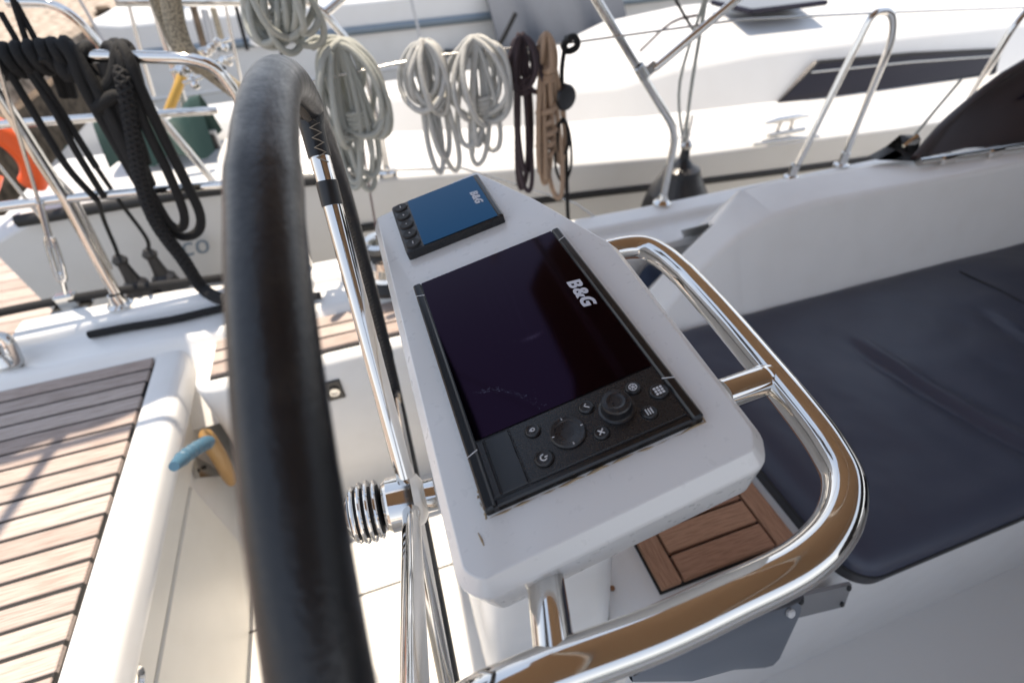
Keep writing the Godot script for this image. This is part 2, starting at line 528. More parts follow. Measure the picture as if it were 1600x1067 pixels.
func place_own_yacht() -> void:
	var y := thing("sailing_yacht", "white sailing yacht whose teak trimmed cockpit fills the foreground", "yacht")
	# cockpit floor and the low wall under the seats
	var st := tool()
	box(st, Vector3(0.75, -0.2, -0.2), Vector3(4.2, 0.1, 2.4), 0.01)
	obj("cockpit_sole", st, M.tread, y)
	st = tool()
	tube(st, PackedVector3Array([Vector3(-0.62, -0.149, -0.70), Vector3(0.1, -0.149, -0.70)]), 0.003, 6)
	obj("sole_joint", st, M.caulk, y)
	# helmsman's seat at the stern with its rolled edge
	var seat := Node3D.new()
	seat.name = "helm_seat"
	y.add_child(seat)
	st = tool()
	var secs := []
	for z in [-1.22, -0.6, 0.0, 0.8]:
		var s := PackedVector3Array()
		for q in rounded([Vector2(-1.9, 0.436), Vector2(-0.63, 0.436), Vector2(-0.63, 0.455), Vector2(-0.555, 0.455), Vector2(-0.548, 0.38), Vector2(-0.60, 0.35), Vector2(-0.60, -0.15)], 0.03, 5):
			s.append(Vector3(q.x, q.y, z))
		secs.append(s)
	loft(st, secs)
	obj("seat_moulding", st, M.gel, seat)
	# the front of the seat has a flush locker lid with an open joint around it
	st = tool()
	box(st, Vector3(-0.594, 0.06, -0.42), Vector3(0.012, 0.40, 0.98), 0.004)
	obj("locker_lid", st, M.cream, seat)
	st = tool()
	box(st, Vector3(-0.594, 0.313, -0.22), Vector3(0.012, 0.092, 1.95), 0.004)
	obj("front_panel", st, M.cream, seat)
	turned("latch", Vector3(-0.588, 0.3375, -0.4563), Vector3(1, 0, 0), [Vector2(0.026, 0), Vector2(0.026, 0.006), Vector2(0.018, 0.012), Vector2(0.012, 0.006), Vector2(0, 0.006)], M.steel, seat)
	st = tool()
	box(st, Vector3(-1.27, 0.4425, -0.24), Vector3(1.26, 0.012, 1.95), 0.001)
	obj("caulking", st, M.caulk, seat)
	for k in 41:
		var z := -1.1885 + 0.0475 * k
		var dx := 0.004 * sin(k * 2.3)
		block("teak_plank", Vector3(-1.267 + dx * 0.3, 0.446, z), Vector3(1.255, 0.012, 0.0400 + 0.0007 * sin(k * 5.1)), M["teak%d" % ((k * 7 + k / 3) % 4)], seat, 0.0015, Basis(Vector3.UP, 0.0006 * sin(k * 3.7)))
	# side deck with its raised outer edge
	st = tool()
	secs = []
	for x in [-1.02, -0.98, -0.5, 0.0, 0.2, 0.4, 0.6, 0.9, 2.0, 4.2]:
		var low: float = (0.04 if x < -1.0 else 0.0) + 0.042 * smoothstep(-0.3, 0.9, x)
		secs.append(sec(x, [Vector2(-1.06, 0.30), Vector2(-1.21, 0.452), Vector2(-1.225, 0.482 - low), Vector2(-1.33, 0.482 - low), Vector2(-1.345, 0.508 - low), Vector2(-1.44, 0.508 - low), Vector2(-1.465, 0.42 - low), Vector2(-1.52, -1.2)], 0.02))
	loft(st, secs)
	st.set_smooth_group(9)
	var g = secs[0]
	for k in g.size() - 1:
		tri(st, Vector3(-1.02, -0.6, -1.2), g[k], g[k + 1])
	obj("side_deck", st, M.gel, y)
	# stern quarter below the deck
	st = tool()
	box(st, Vector3(-1.46, -0.35, -0.35), Vector3(0.9, 1.55, 1.9), 0.03)
	obj("stern", st, M.gel, y)
	# port locker beside the helm, teak on its lid
	var lk := Node3D.new()
	lk.name = "side_locker"
	y.add_child(lk)
	st = tool()
	secs = []
	var outline := rounded([Vector2(-0.53, -1.30), Vector2(-0.53, -1.03), Vector2(0.72, -1.03), Vector2(0.72, -1.30)], 0.07, 6)
	for a in [[0.0, -0.15], [0.0, 0.43], [-0.006, 0.442], [-0.016, 0.448]]:
		var s := PackedVector3Array()
		for q in grown(outline, -a[0]) if a[0] > 0 else outline:
			var c := Vector2(clampf(q.x, -0.44, 0.63), clampf(q.y, -1.21, -1.12))
			var d: Vector2 = q + (c - q).normalized() * -a[0]
			s.append(Vector3(d.x, a[1], d.y))
		secs.append(s)
	loft(st, secs)
	var top: PackedVector3Array = secs[3]
	st.set_smooth_group(4)
	for k in top.size() - 1:
		tri(st, Vector3(0.1, 0.448, -1.20), top[k], top[k + 1])
	obj("locker_body", st, M.gel, lk)
	block("caulking", Vector3(0.02, 0.4495, -1.139), Vector3(1.01, 0.004, 0.152), M.caulk, lk, 0.001)
	for k in 3:
		block("teak_plank", Vector3(0.02, 0.4545, -1.0905 - 0.0485 * k), Vector3(1.0, 0.012, 0.0405), M["teak%d" % (k + 1)], lk, 0.0015)
	block("latch_plate", Vector3(-0.2146, 0.3457, -1.028), Vector3(0.05, 0.07, 0.008), M.black, lk, 0.002)
	turned("latch_ring", Vector3(-0.2116, 0.3457, -1.022), Vector3(0, 0, 1), [Vector2(0.014, 0), Vector2(0.014, 0.004), Vector2(0.009, 0.004), Vector2(0.009, 0.001), Vector2(0, 0.001)], M.steel_dull, lk)
	# coaming: rises out of the deck behind the console and runs forward
	st = tool()
	secs = []
	var outer := []
	for a in [
		[0.56, -0.77, 0.43, -0.815, 0.440, -0.91, 0.436, -0.915, 0.30],
		[0.60, -0.765, 0.43, -0.825, 0.475, -0.92, 0.470, -0.925, 0.30],
		[0.66, -0.76, 0.43, -0.838, 0.530, -0.932, 0.524, -0.937, 0.30],
		[0.74, -0.755, 0.43, -0.856, 0.596, -0.945, 0.590, -0.95, 0.30],
		[0.80, -0.75, 0.43, -0.866, 0.636, -0.957, 0.630, -0.965, 0.30],
		[0.846, -0.75, 0.43, -0.873, 0.661, -0.968, 0.655, -0.985, 0.30],
		[0.850, -0.75, 0.43, -0.874, 0.663, -0.969, 0.657, -1.10, 0.56],
		[0.945, -0.75, 0.43, -0.872, 0.700, -1.012, 0.712, -1.20, 0.46],
		[0.95, -0.75, 0.43, -0.872, 0.700, -1.015, 0.708, -1.215, 0.445],
		[1.05, -0.75, 0.43, -0.866, 0.716, -1.00, 0.720, -1.215, 0.445],
		[1.25, -0.75, 0.43, -0.855, 0.720, -0.985, 0.722, -1.215, 0.445],
		[1.50, -0.745, 0.43, -0.845, 0.722, -0.975, 0.722, -1.215, 0.445],
		[1.85, -0.74, 0.43, -0.83, 0.722, -0.955, 0.722, -1.215, 0.445],
		[2.60, -0.72, 0.43, -0.80, 0.722, -0.93, 0.722, -1.215, 0.445],
		[3.60, -0.70, 0.43, -0.78, 0.722, -0.90, 0.722, -1.215, 0.445]]:
		secs.append(sec(a[0], [Vector2(a[1], a[2]), Vector2(a[3], a[4]), Vector2(a[5], a[6]), Vector2(a[5], a[6]).move_toward(Vector2(a[7], a[8]), 0.03)], 0.014))
		outer.append(PackedVector3Array([Vector3(a[0], a[6] - 0.004, a[5] - 0.002), Vector3(a[0], a[8], a[7])]))
	loft(st, secs)
	obj("coaming", st, M.gel, y)
	st = tool()
	loft(st, outer.slice(0, 6))
	obj("rope_bin_inner_wall", st, M.gel, y)
	st = tool()
	loft(st, outer.slice(6, 8))
	obj("coaming_after_face", st, M.gel, y)
	st = tool()
	loft(st, outer.slice(7))
	obj("coaming_outer_wall", st, M.gel, y)
	st = tool()
	box(st, Vector3(0.90, 0.30, -1.0), Vector3(0.70, 0.01, 0.4), 0.002)
	obj("rope_bin_floor", st, M.gel, y)
	block("rope_bin_wall", Vector3(0.70, 0.41, -1.105), Vector3(0.50, 0.235, 0.035), M.gel, y, 0.012)
	# starboard half of the cockpit, mirrored and plain
	st = tool()
	secs = []
	for x in [-0.53, 0.2, 1.2, 2.4, 3.4]:
		secs.append(sec(x, [Vector2(0.60, -0.15), Vector2(0.62, 0.435), Vector2(1.14, 0.435), Vector2(1.26, 0.722), Vector2(1.40, 0.722), Vector2(1.62, 0.50), Vector2(1.86, 0.52), Vector2(1.92, -1.2)], 0.025))
	loft(st, secs)
	obj("starboard_coaming", st, M.gel, y)
	# cabin bulkhead with the companionway
	st = tool()
	box(st, Vector3(3.0, 0.45, 0.2), Vector3(0.12, 1.2, 2.3), 0.02)
	obj("cabin_bulkhead", st, M.gel, y)
	block("companionway", Vector3(2.93, 0.5, 0.2), Vector3(0.03, 1.0, 0.7), M.tinted, y, 0.01)
	# bench: seat top, front and after end
	st = tool()
	secs = []
	for a in [[0.215, 0.02], [0.225, 0.005], [0.26, 0.0], [1.2, 0.0], [3.4, 0.0]]:
		secs.append(sec(a[0], [Vector2(-0.78, 0.435 - a[1]), Vector2(-0.185, 0.435 - a[1]), Vector2(-0.165, -0.15)], 0.035))
	loft(st, secs)
	g = secs[0]
	st.set_smooth_group(7)
	for k in g.size() - 1:
		tri(st, Vector3(0.215, -0.15, -0.6), g[k], g[k + 1])
	var bench := obj("bench", st, M.gel, y)
	# teak inlay on the after end of the bench
	block("caulking", Vector3(0.4425, 0.4375, -0.427), Vector3(0.275, 0.005, 0.345), M.caulk, bench, 0.001)
	block("teak_plank", Vector3(0.328, 0.4445, -0.427), Vector3(0.038, 0.012, 0.338), M.wood3, bench, 0.0015)
	block("teak_plank", Vector3(0.557, 0.4445, -0.427), Vector3(0.038, 0.012, 0.338), M.wood3, bench, 0.0015)
	for k in 7:
		block("teak_plank", Vector3(0.4425, 0.4445, -0.2805 - 0.0485 * k), Vector3(0.181, 0.012, 0.0435), M["wood%d" % (k % 3)], bench, 0.0015)
	for p in [Vector3(0.2298, 0.436, -0.3096), Vector3(0.235, 0.436, -0.2909)]:
		turned("screw", p, Vector3.UP, [Vector2(0.0045, -0.002), Vector2(0.0045, 0.001), Vector2(0.003, 0.002), Vector2(0, 0.002)], mat(srgb(0.22, 0.10, 0.04), 0.7), bench, 10)

func name_board(txt: String, at: Vector3, size: float, b: Basis, m: Material, parent: Node, called := "lettering", depth := 0.002) -> MeshInstance3D:
	var f := SystemFont.new()
	f.font_names = PackedStringArray(["Droid Sans"])
	f.font_weight = 700
	var t := TextMesh.new()
	if called == "logo_lettering":
		var fv := FontVariation.new()
		fv.base_font = f
		fv.variation_embolden = 0.5
		t.font = fv
	else:
		t.font = f
	t.text = txt
	t.font_size = 64
	t.pixel_size = size / 64.0
	t.depth = depth
	var o := MeshInstance3D.new()
	o.mesh = t
	o.material_override = m
	o.name = called
	parent.add_child(o, true)
	o.transform = Transform3D(b, at - parent.position)
	return o

func place_neighbour() -> void:
	var y := thing("moored_yacht", "white sailing yacht with a dark cabin window moored alongside", "yacht")
	# hull side, sheer and deck in one moulded skin
	var st := tool()
	var secs := []
	var deck := []
	for a in [[-1.30, 0.50, -2.02], [-1.15, 0.56, -2.0], [-0.5, 0.555, -2.0], [0.2, 0.49, -2.0], [0.9, 0.42, -2.0], [1.5, 0.365, -2.0], [2.8, 0.30, -2.0], [5.0, 0.24, -2.0], [9.0, 0.30, -2.5]]:
		var h: float = a[1]
		var z: float = a[2]
		secs.append(sec(a[0], [Vector2(z - 0.25, -1.3), Vector2(z - 0.05, h - 0.40), Vector2(z, h - 0.02), Vector2(z - 0.03, h)], 0.012))
		deck.append(PackedVector3Array([Vector3(a[0], h - 0.006, z - 0.022), Vector3(a[0], h + 0.004, z - 0.035), Vector3(a[0], h + 0.012, z - 0.25), Vector3(a[0], h + 0.02, z - 0.52)]))
	loft(st, secs)
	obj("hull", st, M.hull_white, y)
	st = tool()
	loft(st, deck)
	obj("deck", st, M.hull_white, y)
	# raked transom
	st = tool()
	var e = secs[0]
	for k in e.size() - 1:
		quad(st, e[k], e[k + 1], e[k + 1] + Vector3(-0.05, 0, -1.6), e[k] + Vector3(-0.05, 0, -1.6))
	obj("transom", st, M.hull_white, y)
	st = tool()
	box(st, Vector3(-1.75, -0.02, -2.75), Vector3(1.0, 0.12, 1.5), 0.02)
	obj("swim_platform", st, M.gel, y)
	for k in 14:
		block("teak_plank", Vector3(-1.75, 0.046, -2.1 - 0.095 * k), Vector3(0.96, 0.012, 0.088), M["teak%d" % (k % 4)], y, 0.002)
	# dark strake under the deck edge, and the bead at the sheer
	var p := []
	for a in [[-0.1, 0.29], [0.2, 0.275], [0.86, 0.25], [1.64, 0.19], [2.78, 0.12], [5.0, 0.02]]:
		p.append(Vector3(a[0], a[1], -2.018))
	rod("rubbing_strake", spline(p, 4), 0.018, M.rubber, y, 8)
	p = []
	for a in [[-1.15, 0.565], [-0.85, 0.566], [-0.5, 0.56], [0.0, 0.52]]:
		p.append(Vector3(a[0], a[1], -1.985))
	rod("toe_rail", spline(p, 4), 0.022, M.rubber, y, 8)
	# cockpit coaming and cabin trunk
	st = tool()
	secs = []
	for a in [[-0.95, 0.54, 0.58, -2.50, -0.25, 0.30], [-0.8, 0.55, 0.68, -2.48, -0.35, 0.30], [0.2, 0.50, 0.67, -2.46, -0.35, 0.30], [0.9, 0.43, 0.64, -2.46, -0.34, 0.28], [1.15, 0.40, 0.58, -2.47, -0.20, 0.28], [1.4, 0.375, 0.56, -2.49, 0.0, 0.30], [1.75, 0.36, 0.60, -2.50, 0.06, 0.4], [2.3, 0.33, 0.62, -2.51, 0.08, 0.4], [3.4, 0.30, 0.60, -2.515, 0.09, 0.4], [4.6, 0.27, 0.56, -2.52, 0.09, 0.4], [7.5, 0.28, 0.50, -2.8, 0.0, 0.3]]:
		secs.append(sec(a[0], [Vector2(a[3] + 0.03, a[1] - 0.03), Vector2(a[3] - 0.10, a[2] - 0.03), Vector2(a[3] - 0.20, a[2]), Vector2(a[3] - 0.5, a[2] + a[4]), Vector2(a[3] - 1.0, a[2] + a[4]), Vector2(a[3] - 1.3, a[5])], 0.03))
	loft(st, secs)
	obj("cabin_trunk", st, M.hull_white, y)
	# far side deck
	st = tool()
	box(st, Vector3(2.5, -0.05, -3.85), Vector3(7.6, 0.8, 0.4), 0.03)
	obj("far_side_deck", st, M.hull_white, y)
	# long tinted window with a pale frame, laid on the sloping cabin side
	var wn := Node3D.new()
	wn.name = "cabin_window"
	y.add_child(wn)
	var wq := [Vector3(2.383, 0.3113, -2.495), Vector3(2.678, 0.5143, -2.55), Vector3(3.374, 0.476, -2.55), Vector3(4.162, 0.4205, -2.555), Vector3(4.163, 0.2908, -2.52), Vector3(3.336, 0.291, -2.505)]
	var off := Vector3(0, 0, 0.02)
	st = tool()
	st.set_smooth_group(-1)
	var mid := Vector3.ZERO
	for q in wq: mid += q / 6.0
	for k in 6:
		var a: Vector3 = wq[k] + off; var b: Vector3 = wq[(k + 1) % 6] + off
		tri(st, mid + off, a, b)
		quad(st, a, b, b - off * 2.0, a - off * 2.0)
	obj("pane", st, M.tinted, wn)
	var fr := PackedVector3Array()
	for q in wq: fr.append(q + off + (q - mid).normalized() * 0.006)
	rod("frame", fr, 0.009, M.rubber, wn, 6, true)
	rod("trim_line", [wq[0].lerp(wq[1], 0.78) + off * 1.4, wq[2].lerp(wq[5], 0.2) + off * 1.4, wq[3].lerp(wq[4], 0.25) + off * 1.4], 0.006, M.steel_dull, wn, 6)
	# mooring cleat and track on the side deck
	var cl := Node3D.new()
	cl.name = "deck_cleat"
	y.add_child(cl)
	var c := Vector3(2.074, 0.37, -2.044)
	rod("horns", [c + Vector3(-0.13, 0.05, 0), c + Vector3(-0.05, 0.055, 0), c + Vector3(0.05, 0.055, 0), c + Vector3(0.13, 0.05, 0)], [0.008, 0.015, 0.015, 0.008], M.steel, cl, 8)
	for s in [-1, 1]:
		rod("foot", [c + Vector3(0.04 * s, 0.0, 0), c + Vector3(0.035 * s, 0.05, 0)], 0.012, M.steel, cl, 8)
	rod("base", [c + Vector3(-0.11, -0.005, 0.02), c + Vector3(0.11, -0.005, 0.02)], 0.012, M.steel_dull, cl, 8)
	rod("jib_track", [Vector3(1.867, 0.345, -1.996), Vector3(2.231, 0.34, -1.966)], 0.008, M.steel_dull, y, 6)
	st = tool()
	box(st, Vector3(2.615, 0.75, -3.005), Vector3(0.55, 0.03, 0.4), 0.01)
	obj("deck_hatch", st, M.tinted, y)
	name_board("CO", Vector3(-0.6784, 0.3561, -1.975), 0.075, Basis(Vector3(1, 0, 0), Vector3(0.25, 1, 0.0), Vector3(0, 0, 1)), M.letter_blue, y, "name_lettering", 0.003)

func simple_hull(parent: Node3D, x0: float, x1: float, z: float, beam: float, top: float, m: Material, dm: Material) -> void:
	var st := tool()
	var secs := []
	for a in [[0.0, 0.06, 0.0], [0.02, 0.0, 0.0], [0.35, 0.0, 0.0], [0.7, 0.08, 0.06], [0.9, 0.28, 0.12], [1.0, 0.48, 0.18]]:
		var x := lerpf(x0, x1, a[0])
		var i: float = a[1] * beam
		var h: float = top + a[2]
		secs.append(sec(x, [Vector2(z - i - 0.15, -1.2), Vector2(z - i, h - 0.5), Vector2(z - i, h), Vector2(z - i - 0.04, h + 0.02), Vector2(z - beam + i + 0.04, h + 0.02), Vector2(z - beam + i, h - 0.5), Vector2(z - beam + i + 0.15, -1.2)], 0.02))
	loft(st, secs)
	var e = secs[0]
	st.set_smooth_group(5)
	for k in e.size() - 1:
		tri(st, Vector3(x0, -1.2, z - beam / 2), e[k], e[k + 1])
	obj("hull", st, m, parent)
	st = tool()
	secs = []
	for a in [[0.30, 0.0], [0.36, 0.32], [0.62, 0.36], [0.78, 0.10]]:
		var x := lerpf(x0, x1, a[0])
		var h: float = top + 0.02
		var q: float = a[1]
		secs.append(sec(x, [Vector2(z - beam * 0.22, h - 0.02), Vector2(z - beam * 0.27, h + q), Vector2(z - beam * 0.73, h + q), Vector2(z - beam * 0.78, h - 0.02)], 0.08))
	loft(st, secs)
	obj("cabin_trunk", st, dm, parent)

func place_far_boats() -> void:
	var b := thing("covered_yacht", "grey shaded yacht under a draped canvas cover behind the white yacht", "yacht")
	simple_hull(b, -1.6, 9.5, -4.75, 3.4, 0.74, M.hull_white, M.hull_white)
	rod("rubbing_strake", [Vector3(-1.5, 0.56, -4.74), Vector3(3.0, 0.56, -4.74), Vector3(5.5, 0.60, -4.82)], 0.030, M.letter_blue, b, 8)
	rod("stripe", [Vector3(-1.5, 0.26, -4.755), Vector3(3.0, 0.26, -4.755), Vector3(5.2, 0.30, -4.83)], 0.014, M.hull_white, b, 8)
	# draped cover, thick cloth with sagging folds
	var st := tool()
	var rows := []
	var rows2 := []
	for i in 25:
		var x := lerpf(1.28, 2.42, i / 24.0)
		var r := PackedVector3Array()
		var r2 := PackedVector3Array()
		for k in 13:
			var t := k / 12.0
			var q := Vector3(x, lerpf(0.26, 1.15, t) + 0.02 * sin(x * 9.0), -4.35 - 1.2 * t * t + 0.05 * sin(x * 11.0 + t * 3.0) * (1 - t) + 0.03 * sin(x * 23.0 + t * 5.0))
			if k == 0: q.y += 0.07 * sin(x * 3.6)
			r.append(q)
			r2.append(q + Vector3(0, -0.01, -0.02))
		rows.append(r); rows2.append(r2)
	loft(st, rows)
	loft(st, rows2)
	for i in 24:
		quad(st, rows[i][0], rows[i + 1][0], rows2[i + 1][0], rows2[i][0])
	obj("canvas_cover", st, M.cover, b)
	rod("cover_hem", [Vector3(0.9, 0.34, -4.70), Vector3(1.4, 0.33, -4.4), Vector3(2.0, 0.28, -4.33), Vector3(2.45, 0.34, -4.42)], 0.03, M.rubber, b, 8)
	rod("boom", [Vector3(-1.2, 1.02, -5.3), Vector3(3.6, 1.22, -5.3)], 0.06, M.cover, b, 10)
	var c := thing("distant_yacht", "white yacht stern beyond the hanging ropes near the quay", "yacht")
	simple_hull(c, -1.9, 8.0, -9.2, 3.2, 0.5, M.hull_white, M.hull_white)
	var d := thing("distant_yacht", "farthest white yacht at the top edge", "yacht")
	simple_hull(d, -1.6, 9.0, -13.2, 3.4, 0.6, M.hull_white, M.hull_white)
	var e := thing("moored_dinghy", "small green dinghy floating astern between the yachts", "dinghy")
	var ea := Vector3(-1.75, -0.75, -5.6)
	var hull := PackedVector3Array()
	st = tool()
	var secs := []
	for a in [[-0.95, 0.42], [-0.9, 0.5], [0.2, 0.55], [0.8, 0.38], [1.1, 0.05]]:
		secs.append(PackedVector3Array([ea + Vector3(a[0], 0.42, a[1]), ea + Vector3(a[0], 0.0, a[1] * 0.7), ea + Vector3(a[0], -0.2, 0), ea + Vector3(a[0], 0.0, -a[1] * 0.7), ea + Vector3(a[0], 0.42, -a[1])]))
	loft(st, secs)
	obj("hull", st, mat(srgb(0.015, 0.075, 0.065), 0.4), e)
	block("thwart", ea + Vector3(0, 0.3, 0), Vector3(0.25, 0.03, 0.95), mat(srgb(0.42, 0.22, 0.05), 0.6), e)
	block("thwart", ea + Vector3(-0.7, 0.3, 0), Vector3(0.25, 0.03, 0.9), mat(srgb(0.42, 0.22, 0.05), 0.6), e)

func place_bimini_and_hood() -> void:
	var b := thing("bimini", "tan canvas bimini awning stretched on bent steel tubes over the helm", "awning")
	var st := tool()
	var up := []
	var dn := []
	# after edge: straight amidships, swept forward to the rounded corners
	var sweep := [Vector2(0.0, -0.30), Vector2(0.55, -0.27), Vector2(0.75, -0.12), Vector2(0.88, 0.0), Vector2(1.0, 0.09), Vector2(1.5, 0.12), Vector2(1.66, 0.36), Vector2(1.75, 0.62), Vector2(1.88, 0.78), Vector2(1.95, 1.0)]
	for i in 21:
		var r := PackedVector3Array()
		var r2 := PackedVector3Array()
		for k in 61:
			var t := k / 60.0 * 2.0 - 1.0
			var z := 1.93 * t if t < 0.0 else 1.40 * t
			var xa := 1.0
			for n in sweep.size() - 1:
				if absf(z) >= sweep[n].x and absf(z) <= sweep[n + 1].x:
					xa = lerpf(sweep[n].y, sweep[n + 1].y, (absf(z) - sweep[n].x) / (sweep[n + 1].x - sweep[n].x))
					break
			var f := i / 20.0
			var q := Vector3(lerpf(xa, 2.3, f), 1.955 + 0.22 * (1.0 - t * t * t * t) + 0.02 * sin(f * PI * 2.0), z)
			r.append(q)
			r2.append(q - Vector3(0, 0.004, 0))
		up.append(r); dn.append(r2)
	loft(st, up); loft(st, dn)
	for i in 20:
		for k in [0, 60]:
			quad(st, up[i][k], up[i + 1][k], dn[i + 1][k], dn[i][k])
	obj("canopy", st, M.canvas_tan, b)
	var foot := Vector3(0.9934, 0.4745, -1.42)
	var knee := Vector3(1.008, 0.717, -1.43)
	var mid := Vector3(0.8593, 0.9084, -1.44)
	var far := Vector3(0.7127, 1.095, -1.46)
	var dirn := (far - mid).normalized()
	var head := mid + dirn * ((1.93 - mid.y) / dirn.y)
	rod("leg", bent([foot, knee, head], 0.05), 0.0125, M.steel, b)
	turned("foot_plate", foot, Vector3.UP, [Vector2(0.032, -0.012), Vector2(0.032, 0.0), Vector2(0.018, 0.012), Vector2(0.013, 0.03), Vector2(0, 0.03)], M.steel, b)
	var j := Vector3(0.8976, 0.9115, -1.437)
	var o := Vector3(1.123, 1.066, -1.42)
	var d2 := (o - j).normalized()
	var bow := PackedVector3Array([j, o, j + d2 * 0.75, j + d2 * 1.0 + Vector3(0.02, 0.35, 0)])
	rod("brace", spline(Array(bow), 6), 0.0115, M.steel, b)
	turned("joint", mid, (far - mid), [Vector2(0.017, -0.02), Vector2(0.017, 0.02), Vector2(0.0125, 0.022)], M.steel_dull, b)
	block("joint_lug", mid.lerp(j, 0.6), Vector3(0.05, 0.03, 0.012), M.steel_dull, b, 0.003, Basis(Vector3(0, 0, 1), 0.55))
	for x in [0.24, 0.95, 1.7]:
		var p := []
		for k in 25:
			var t := k / 24.0 * 2.0 - 1.0
			p.append(Vector3(x, 1.93 + 0.22 * (1.0 - t * t * t * t), (1.60 if x < 0.5 else 1.87) * t if t < 0.0 else 1.36 * t))
		rod("hoop", p, 0.0125, M.steel, b, 10)
	# spray hood: dark cloth rising from a rail on the coaming
	var h := thing("sprayhood", "dark brown canvas sprayhood with a steel foot rail on the coaming", "sprayhood")
	st = tool()
	up = []; dn = []
	var e0 := Vector3(1.427, 0.74, -0.9314)
	var e1 := Vector3(1.907, 0.74, -0.8898)
	var t0 := Vector3(1.885, 0.9188, -1.02)
	for i in 13:
		var t := i / 12.0
		var lo := e0.lerp(e1, t)
		var r := PackedVector3Array()
		var r2 := PackedVector3Array()
		for k in 9:
			var s := k / 8.0
			var hi := t0 + Vector3(0.5 * t, 0.12 * t, 0)
			var q := lo.lerp(hi, s) + Vector3(0, 0, -0.05 * sin(s * PI)) + Vector3(0, 0.008 * sin(s * 9.0 + t * 7.0), 0.008 * sin(s * 5.0 + t * 11.0))
			r.append(q); r2.append(q + Vector3(0.003, 0, -0.006))
		up.append(r); dn.append(r2)
	loft(st, up); loft(st, dn)
	for k in 8:
		quad(st, up[0][k], up[0][k + 1], dn[0][k + 1], dn[0][k])
	obj("cloth", st, M.hood, h)
	rod("hem", PackedVector3Array(up[0]), 0.012, M.hood, h, 8)
	var arch := []
	var arch2 := []
	for i in 9:
		var ra := PackedVector3Array()
		var rb := PackedVector3Array()
		for k in 25:
			var an := PI * k / 24.0
			var qa := Vector3(2.15 + 0.14 * i, 0.74 + (1.02 - 0.05 * i) * pow(sin(an), 0.7), 0.2 - 1.2 * cos(an))
			ra.append(qa); rb.append(qa + Vector3(0, -0.006, 0))
		arch.append(ra); arch2.append(rb)
	var sh := tool()
	loft(sh, arch); loft(sh, arch2)
	obj("hood_top", sh, M.hood, h)
	st = tool()
	uvquad(st, up[5][3] + Vector3(-0.01, 0, 0.012), up[11][3] + Vector3(-0.01, 0, 0.012), up[11][6] + Vector3(-0.01, 0, 0.012), up[7][6] + Vector3(-0.01, 0, 0.012))
	obj("clear_panel", st, M.tinted, h)
	rod("foot_rail", [e0 + Vector3(0, -0.005, 0.012), e1 + Vector3(0, -0.005, 0.012)], 0.011, M.steel, h, 10)
	for t in [0.18, 0.5, 0.82]:
		block("rail_bracket", e0.lerp(e1, t) + Vector3(0, -0.008, 0.012), Vector3(0.05, 0.025, 0.03), M.steel, h, 0.005)
	var cor := Vector3(1.344, 0.735, -0.9729)
	st = tool()
	var cs := [cor, Vector3(1.433, 0.7392, -1), Vector3(1.466, 0.7658, -1), Vector3(1.512, 0.7589, -1), Vector3(1.425, 0.735, -0.9269)]
	for k in 3:
		tri(st, cs[4], cs[k], cs[k + 1])
		tri(st, cs[4] + Vector3(0, 0, -0.03), cs[k] + Vector3(0, 0, -0.03), cs[k + 1] + Vector3(0, 0, -0.03))
		quad(st, cs[k], cs[k + 1], cs[k + 1] + Vector3(0, 0, -0.03), cs[k] + Vector3(0, 0, -0.03))
	obj("corner_flap", st, M.rubber, h)
	block("buckle", Vector3(1.459, 0.758, -0.985), Vector3(0.05, 0.03, 0.012), M.steel, h, 0.004, Basis(Vector3(0, 0, 1), 0.6))
	rod("strap", [Vector3(1.464, 0.773, -0.99), Vector3(1.586, 0.8045, -1.05), Vector3(1.738, 0.8535, -1.12)], 0.004, M.rope_grey, h, 6)

# ---------------------------------------------------------------- helm
const PANEL_AT := Vector3(0.0238, 1.004, -0.4713)
var PB := Basis(Vector3(0.979, 0.2036, 0), Vector3(-0.2035, 0.9784, 0.0351), Vector3(0.0072, -0.0344, 0.9994))

# point on the tilted console face: u across (forward), v to starboard, w above the face
func pp(u: float, v: float, w: float) -> Vector3:
	return PANEL_AT + PB * Vector3(u, w, v)

func ring(poly: PackedVector2Array, w: float) -> PackedVector3Array:
	var out := PackedVector3Array()
	for q in poly: out.append(pp(q.x, q.y, w))
	return out

func bands(st: SurfaceTool, rings: Array, cap_top := true, cap_bottom := false) -> void:
	for i in rings.size() - 1:
		st.set_smooth_group(i + 1)
		var a: PackedVector3Array = rings[i]; var b: PackedVector3Array = rings[i + 1]
		for k in a.size():
			var j := (k + 1) % a.size()
			quad(st, a[k], b[k], b[j], a[j])
	for e in ([0] if cap_top else []) + ([rings.size() - 1] if cap_bottom else []):
		st.set_smooth_group(100 + e)
		var g: PackedVector3Array = rings[e]
		var m := Vector3.ZERO
		for q in g: m += q
		m /= g.size()
		for k in g.size():
			tri(st, m, g[k], g[(k + 1) % g.size()])
	st.set_smooth_group(0)

# flat slab on the console face with softened upper edges
func slab(called: String, u0: float, v0: float, u1: float, v1: float, w0: float, w1: float, m: Material, parent: Node, ch := 0.002, r := 0.003) -> MeshInstance3D:
	var st := tool()
	var p := rounded([Vector2(u0, v0), Vector2(u1, v0), Vector2(u1, v1), Vector2(u0, v1)], r, 3, true)
	bands(st, [ring(grown(p, -ch), w1), ring(p, w1 - ch), ring(p, w0)])
	return obj(called, st, m, parent)

